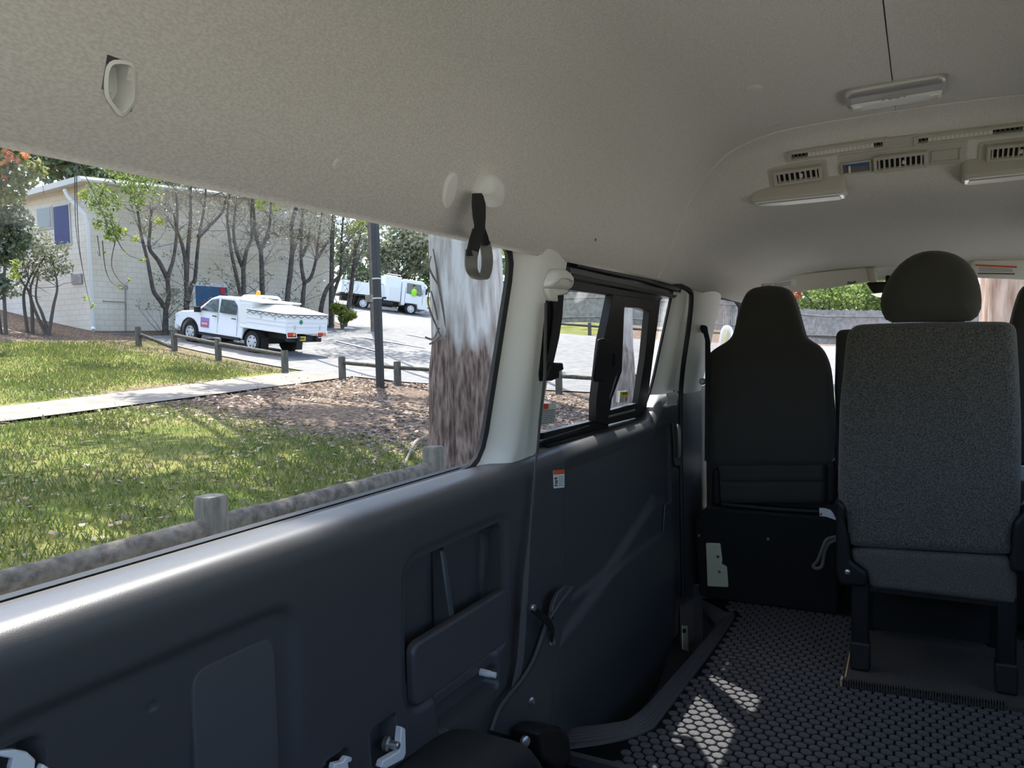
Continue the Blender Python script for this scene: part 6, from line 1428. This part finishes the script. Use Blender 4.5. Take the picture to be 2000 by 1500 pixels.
# cab: side outline lofted across
side = [(WB + 0.80, 0.55), (WB + 0.86, 0.72), (WB + 0.80, 1.00), (WB + 0.45, 1.10), (WB - 0.28, 1.18), (WB - 0.95, 1.66), (WB - 1.25, 1.76), (WB - 2.2, 1.77), (WB - 2.62, 1.70), (WB - 2.72, 1.20), (WB - 2.72, 0.42), (WB - 0.46, 0.40), (WB - 0.40, 0.60), (WB - 0.20, 0.80), (WB + 0.12, 0.86), (WB + 0.36, 0.72), (WB + 0.46, 0.46)]
def cab(mb):
    rings = []
    for y, sc, dz in ((y0 - 0.02, 1.0, 0), (y0 - 0.00, 1, 0), (y1 + 0.00, 1, 0), (y1 + 0.02, 1, 0)):
        ring = []
        for x, z in side:
            ins = max(0.0, (z - 1.10)) * 0.22
            yy = y + (-ins if y > -0.8 else ins)
            ring.append((x, yy, z))
        rings.append(ring)
    mb.loft([rings[1], rings[2]])
P_(t, 'cab', 'vwhite', cab, bevel=0.05)
def gy(z, side_=1, o=0.012): return (y0 - max(0, z - 1.10) * 0.22 + o) if side_ > 0 else (y1 + max(0, z - 1.10) * 0.22 - o)
def sidepoly(pl, o=0.012, d=0.01, side_=1): 
    return lambda mb: mb.prism([(x, gy(z, side_, o), z) for x, z in pl], (0, -d * side_, 0))
for sd in (1, -1):
    P_(t, 'front_side_window', 'vglass', sidepoly([(WB - 0.52, 1.20), (WB - 0.98, 1.60), (WB - 1.33, 1.66), (WB - 1.40, 1.20)], side_=sd))
    P_(t, 'rear_side_window', 'vglass', sidepoly([(WB - 1.52, 1.20), (WB - 1.47, 1.66), (WB - 2.12, 1.66), (WB - 2.32, 1.50), (WB - 2.36, 1.20)], side_=sd))
    P_(t, 'door_seam', 'chassis', lambda mb, sd=sd: [mb.prism([(x, gy(z, sd, 0.004), z) for x, z in [(xx, 0.50), (xx + 0.012, 0.50), (xx + 0.012, 1.18), (xx, 1.18)]], (0, -0.003 * sd, 0)) for xx in (WB - 0.44, WB - 1.46, WB - 2.45)])
    for xx in (WB - 1.32, WB - 2.30): P_(t, 'door_handle', 'chassis', lambda mb, xx=xx, sd=sd: mb.box((xx, gy(1.05, sd, 0.03), 1.06), (0.20, 0.04, 0.035)), bevel=0.01)
    P_(t, 'wing_mirror', 'chassis', lambda mb, sd=sd: (mb.box((WB - 0.52, gy(1.2, sd, 0.14), 1.22), (0.12, 0.20, 0.20)), mb.box((WB - 0.52, gy(1.2, sd, 0.04), 1.16), (0.06, 0.12, 0.05))), bevel=0.02)
    P_(t, 'sill_strip', 'chassis', lambda mb, sd=sd: mb.box((WB - 1.55, gy(0.4, sd, -0.02), 0.40), (2.1, 0.06, 0.10)))
    P_(t, 'wheel_arch_lip', 'chassis', lambda mb, sd=sd: mb.tube([(WB + 0.47 * math.cos(a), gy(0.5, sd, 0.0), 0.40 + 0.47 * math.sin(a)) for a in np.linspace(-0.1, math.pi + 0.1, 14)], 0.025, 6))
P_(t, 'windscreen', 'vglass', lambda mb: mb.prism([(WB - 0.30, y0 - 0.14, 1.20), (WB - 0.30, y1 + 0.14, 1.20), (WB - 0.98, y1 + 0.22, 1.69), (WB - 0.98, y0 - 0.22, 1.69)], (0.012, 0, 0.012)))
P_(t, 'front_bumper', 'vwhite', lambda mb: mb.box((WB + 0.80, -0.845, 0.55), (0.22, 1.72, 0.30)), bevel=0.06)
P_(t, 'headlamp', 'lens', lambda mb: mb.box((WB + 0.74, y0 - 0.14, 0.90), (0.22, 0.28, 0.16)), bevel=0.03); P_(t, 'headlamp', 'lens', lambda mb: mb.box((WB + 0.74, y1 + 0.14, 0.90), (0.22, 0.28, 0.16)), bevel=0.03)
P_(t, 'roof_bar', 'chassis', lambda mb: mb.tube([(WB - 1.3, -0.35, 1.80), (WB - 1.35, -0.35, 1.84), (WB - 2.3, -0.35, 1.84), (WB - 2.4, -0.35, 1.80)], 0.018, 6)); P_(t, 'roof_bar', 'chassis', lambda mb: mb.tube([(WB - 1.3, -1.35, 1.80), (WB - 1.35, -1.35, 1.84), (WB - 2.3, -1.35, 1.84), (WB - 2.4, -1.35, 1.80)], 0.018, 6))
# sign on the front door
def door_sign(mb, x0_, x1_, z0_, z1_, o): mb.prism([(x0_, gy(1.0, 1, o), z0_), (x1_, gy(1.0, 1, o), z0_), (x1_, gy(1.0, 1, o), z1_), (x0_, gy(1.0, 1, o), z1_)], (0, -0.004, 0))
xs0 = WB - 1.02; xs1 = WB - 0.58
sg1 = P_(t, 'door_sign', 'signpurple', lambda mb: door_sign(mb, xs0, xs1, 0.62, 0.96, 0.012)); P_(t, 'red_field', 'signpink', lambda mb: door_sign(mb, xs0 + 0.03, xs1 - 0.03, 0.66, 0.83, 0.018), parent=sg1)
P_(t, 'lettering', 'labelwhite', lambda mb: [door_sign(mb, xs0 + 0.07 + 0.06 * k, xs0 + 0.11 + 0.06 * k, 0.72, 0.79, 0.024) for k in range(5)], parent=sg1)
# toolbox, tray, tonneau
xr = -1.62; xb = 0.22
P_(t, 'toolbox', 'vwhite', lambda mb: mb.box((0.33, -0.845, 1.28), (0.55, 1.78, 0.86)), bevel=0.02)
P_(t, 'toolbox_lid', 'vwhite', lambda mb: mb.box((0.16, -0.845, 1.72), (1.05, 1.80, 0.05)), bevel=0.015)
P_(t, 'toolbox_door', 'canvas', lambda mb: mb.box((0.34, 0.05, 1.30), (0.40, 0.02, 0.66)), bevel=0.01)
P_(t, 'headboard_bar', 'vwhite', lambda mb: mb.tube(spline([(0.62, 0.0, 1.60), (0.62, -0.05, 1.80), (0.62, -0.3, 1.86), (0.62, -1.4, 1.86), (0.62, -1.65, 1.80), (0.62, -1.70, 1.60)], 4), 0.045, 8))
P_(t, 'tray_deck', 'vwhite', lambda mb: mb.box(((xr + xb) / 2 + 0.15, -0.845, 0.86), (xb - xr + 0.35, 1.86, 0.08)), bevel=0.01)
sides_ = P_(t, 'tray_side', 'vwhite', lambda mb: mb.box(((xr + xb) / 2, 0.05, 1.17), (xb - xr, 0.035, 0.54)), bevel=0.008)
P_(t, 'tray_side', 'vwhite', lambda mb: mb.box(((xr + xb) / 2, -1.74, 1.17), (xb - xr, 0.035, 0.54)), bevel=0.008)
tg_ = P_(t, 'tailgate', 'vwhite', lambda mb: mb.box((xr, -0.845, 1.17), (0.035, 1.80, 0.54)), bevel=0.008)
for par, fn in ((sides_, lambda mb: [mb.box(((xr + xb) / 2, 0.072, z), (xb - xr, 0.006, 0.012)) for z in (1.03, 1.17, 1.30)]), (tg_, lambda mb: [mb.box((xr - 0.022, -0.845, z), (0.006, 1.78, 0.012)) for z in (1.03, 1.17, 1.30)])): P_(t, 'plank_groove', 'wheelsilver', fn, parent=par)
for yy in (-0.30, -1.40): P_(t, 'latch', 'wheelsilver', lambda mb, yy=yy: mb.box((xr - 0.03, yy, 1.02), (0.02, 0.06, 0.14)), parent=tg_)
for xx in (-0.45, -1.1): P_(t, 'latch', 'wheelsilver', lambda mb, xx=xx: mb.box((xx, 0.08, 1.28), (0.06, 0.02, 0.12)), parent=sides_)
P_(t, 'round_sticker', 'greendot', lambda mb: mb.lathe((xr - 0.018, -0.55, 1.20), (-1, 0, 0), [(0.075, 0), (0.075, 0.008)], 16), parent=tg_)
ton = P_(t, 'tonneau', 'canvas', lambda mb: mb.loft([[(xb, 0.08, 1.40), (xr - 0.03, 0.08, 1.40), (xr - 0.03, -1.77, 1.40), (xb, -1.77, 1.40)], [(xb, 0.08, 1.46), (xr - 0.03, 0.08, 1.46), (xr - 0.03, -1.77, 1.46), (xb, -1.77, 1.46)], [(xb, -0.55, 1.68), (xr + 0.5, -0.55, 1.64), (xr + 0.5, -1.15, 1.64), (xb, -1.15, 1.68)]]), ang=50)
def lacing(mb):
    n = 12; pts = [(xb - (xb - xr) * k / n, 0.092, 1.40 if k % 2 else 1.33) for k in range(n + 1)]; mb.tube(pts, 0.010, 4)
    pts = [(xr - 0.04, 0.07 - 1.83 * k / n, 1.40 if k % 2 else 1.33) for k in range(n + 1)]; mb.tube(pts, 0.010, 4)
    mb.tube([(xb, 0.092, 1.43), (xr - 0.035, 0.092, 1.43), (xr - 0.035, -1.78, 1.43)], 0.012, 4)
P_(t, 'lacing', 'chassis', lacing, parent=ton)
bc = P_(t, 'beacon', 'amber', lambda mb: mb.lathe((0.62, -0.70, 1.90), (0, 0, 1), [(0.07, 0), (0.075, 0.10), (0.06, 0.14), (0.02, 0.16)], 14)); P_(t, 'beacon_base', 'vwhite', lambda mb: mb.lathe((0.62, -0.70, 1.86), (0, 0, 1), [(0.06, 0), (0.06, 0.05)], 12), parent=bc)
P_(t, 'chassis_rail', 'chassis', lambda mb: [mb.box((0.2, y, 0.66), (3.8, 0.10, 0.16)) for y in (-0.45, -1.25)]); P_(t, 'rear_axle', 'chassis', lambda mb: mb.tube([(0, -0.1, R), (0, -1.6, R)], 0.07, 8)); P_(t, 'underbody', 'chassis', lambda mb: mb.box((1.6, -0.845, 0.48), (3.4, 1.3, 0.22)))
P_(t, 'mudguard', 'chassis', lambda mb: mb.grid([[(0.45 * math.cos(a), y, R + 0.45 * math.sin(a)) for y in (0.03, -0.28)] for a in np.linspace(0.1, math.pi - 0.1, 12)]))
P_(t, 'rear_bumper', 'chassis', lambda mb: mb.box((xr + 0.12, -0.845, 0.64), (0.18, 1.45, 0.20)), bevel=0.02)
for yy in (-0.17, -1.50):
    lm = P_(t, 'tail_lamp', 'redlamp', lambda mb, yy=yy: mb.box((xr + 0.0, yy, 0.80), (0.08, 0.34, 0.12)), bevel=0.01); P_(t, 'indicator', 'amber', lambda mb, yy=yy: mb.box((xr - 0.005, yy - 0.09, 0.80), (0.08, 0.08, 0.11)), parent=lm)
    P_(t, 'lamp_guard', 'vwhite', lambda mb, yy=yy: mb.tube([(xr, yy + 0.2, 0.88), (xr - 0.05, yy + 0.2, 0.70), (xr - 0.05, yy - 0.2, 0.70), (xr, yy - 0.2, 0.88)], 0.018, 6))
npl = P_(t, 'number_plate', 'plateyellow', lambda mb: mb.box((xr + 0.01, -0.62, 0.66), (0.02, 0.38, 0.14))); P_(t, 'characters', 'ink', lambda mb: [mb.box((xr - 0.003, -0.50 - 0.048 * k, 0.66), (0.008, 0.03, 0.075)) for k in range(6)], parent=npl)
P_(t, 'mud_flap', 'chassis', lambda mb: [mb.box((-0.52, y, 0.36), (0.02, 0.28, 0.42)) for y in (-0.10, -1.60)])
# ---- flatbed truck on the far road
qf = gr(801, 615); qr = gr(708, 604); hq = qf - qr; WT = float(np.linalg.norm(hq))
t = vehicle('flatbed_truck', qr, hq, 'white flatbed truck with a drop side tray on the far road behind the gum tree', 'truck')
RT = 0.42                                               # local y = 0 is the near (right) tyre line, body spans y 0 .. 2.1
for x, sd in ((0, 1), (WT, 1)):
    wheel(t, x, 0.12, RT, 0.26, -1); wheel(t, x, 1.95, RT, 0.26, 1)
cabx = WT - 0.75
cs_ = [(WT - 0.75, 0.62), (WT - 0.50, 0.62), (WT - 0.45, 0.80), (WT + 0.45, 0.80), (WT + 0.50, 0.45), (WT + 1.10, 0.45), (WT + 1.15, 1.30), (WT + 0.95, 2.30), (WT + 0.75, 2.48), (WT - 0.65, 2.50), (WT - 0.75, 2.40)]
P_(t, 'cab', 'vwhite', lambda mb: mb.prism([(x, -0.02, z) for x, z in cs_], (0, 2.12, 0)), bevel=0.06)
P_(t, 'side_window', 'vglass', lambda mb: mb.prism([(WT - 0.42, -0.028, 1.50), (WT + 0.62, -0.028, 1.38), (WT + 0.78, -0.028, 1.55), (WT + 0.62, -0.028, 2.22), (WT - 0.42, -0.028, 2.25)], (0, 0.012, 0)))
P_(t, 'windscreen', 'vglass', lambda mb: mb.prism([(WT + 1.145, 0.10, 1.38), (WT + 1.145, 1.98, 1.38), (WT + 0.975, 1.98, 2.25), (WT + 0.975, 0.10, 2.25)], (0.012, 0, 0)))
P_(t, 'grille', 'chassis', lambda mb: mb.box((WT + 1.14, 1.04, 1.02), (0.04, 1.3, 0.26)), bevel=0.02); P_(t, 'front_bumper', 'vwhite', lambda mb: mb.box((WT + 1.12, 1.04, 0.58), (0.20, 2.12, 0.30)), bevel=0.04)
P_(t, 'headlamp', 'lens', lambda mb: [mb.box((WT + 1.14, y, 0.82), (0.06, 0.32, 0.18)) for y in (0.22, 1.86)])
P_(t, 'wing_mirror', 'chassis', lambda mb: (mb.box((WT + 1.0, -0.25, 1.75), (0.10, 0.22, 0.42)), mb.tube([(WT + 0.9, -0.02, 2.1), (WT + 1.0, -0.25, 2.0)], 0.02, 6)))
P_(t, 'door_seam', 'chassis', lambda mb: [mb.box((xx, -0.024, 1.35), (0.02, 0.008, 1.1)) for xx in (WT - 0.50, WT + 0.80)])
P_(t, 'roof_lamp', 'amber', lambda mb: mb.lathe((WT + 0.1, 1.0, 2.50), (0, 0, 1), [(0.10, 0), (0.10, 0.12), (0.05, 0.17)], 12))
P_(t, 'equipment_cabinet', 'vwhite', lambda mb: mb.box((WT - 1.42, 1.04, 1.70), (1.20, 2.12, 1.75)), bevel=0.03)
P_(t, 'cabinet_locker', 'canvas', lambda mb: mb.box((WT - 1.25, -0.04, 1.35), (0.70, 0.03, 0.95)), bevel=0.01); P_(t, 'cabinet_rack', 'wheelsilver', lambda mb: [mb.tube([(WT - 1.9, y, 2.6), (WT - 1.9, y, 2.72), (WT - 0.9, y, 2.72), (WT - 0.9, y, 2.6)], 0.025, 6) for y in (0.1, 1.0, 1.9)])
P_(t, 'tray_deck', 'chassis', lambda mb: mb.box((0.0, 1.04, 0.98), (3.2, 2.2, 0.14)))
for yy, nm in ((-0.06, 'drop_side'), (2.14, 'drop_side')): P_(t, nm, 'vwhite', lambda mb, yy=yy: mb.box((-0.1, yy, 1.45), (3.0, 0.04, 0.85)), bevel=0.01)
P_(t, 'tailgate', 'vwhite', lambda mb: mb.box((-1.6, 1.04, 1.45), (0.04, 2.2, 0.85)), bevel=0.01)
P_(t, 'side_stake', 'wheelsilver', lambda mb: [mb.box((x, -0.09, 1.45), (0.06, 0.03, 0.9)) for x in (-1.5, -0.5, 0.5, 1.3)])
P_(t, 'load_cover', 'chassis', lambda mb: mb.box((-0.1, 1.04, 1.90), (2.9, 2.0, 0.08)), bevel=0.03)
P_(t, 'chassis_rail', 'chassis', lambda mb: mb.box((WT / 2 - 0.3, 1.04, 0.70), (WT + 2.2, 0.9, 0.25))); P_(t, 'fuel_tank', 'chassis', lambda mb: mb.tube([(WT * 0.35, 0.25, 0.65), (WT * 0.62, 0.25, 0.65)], 0.26, 12))
truck = t
# driver leaning at the open cab window
mwv = Matrix.LocRotScale(truck.location, truck.rotation_euler, None)
def tw(p): return np.array(mwv @ Vector(p))
c = tw((WT + 0.12, -0.05, 1.45))
t = thing('person', c, 'person in a lime hi-vis vest sitting at the cab window of the far truck', 'person')
def body(mb):
    for pts, rr in (([(WT + 0.12, -0.02, 1.42), (WT + 0.12, -0.05, 1.62), (WT + 0.12, -0.05, 1.80), (WT + 0.12, -0.04, 1.88), (WT + 0.13, -0.04, 1.95), (WT + 0.14, -0.04, 2.05), (WT + 0.13, -0.04, 2.14)], [0.17, 0.20, 0.19, 0.075, 0.07, 0.105, 0.05]), ([(WT + 0.10, -0.12, 1.78), (WT + 0.28, -0.16, 1.58), (WT + 0.52, -0.12, 1.60)], [0.07, 0.055, 0.04])):
        mb.tube([tw(p) for p in pts], rr, 10)
mb = MB(); body(mb); bd = mb.build('body', M['skin'], t, ang=60)
mb = MB(); mb.tube([tw(p) for p in [(WT + 0.12, -0.03, 1.40), (WT + 0.12, -0.06, 1.62), (WT + 0.12, -0.06, 1.78), (WT + 0.12, -0.05, 1.86)]], [0.185, 0.215, 0.205, 0.10], 12); mb.tube([tw(p) for p in [(WT + 0.10, -0.12, 1.79), (WT + 0.24, -0.16, 1.62)]], [0.085, 0.07], 8); mb.build('vest', M['hivis'], t, ang=60)
mb = MB(); mb.tube([tw(p) for p in [(WT + 0.10, -0.04, 2.04), (WT + 0.11, -0.04, 2.12), (WT + 0.12, -0.04, 2.18)]], [0.112, 0.10, 0.04], 10); mb.build('hair', M['hair'], t, ang=60)
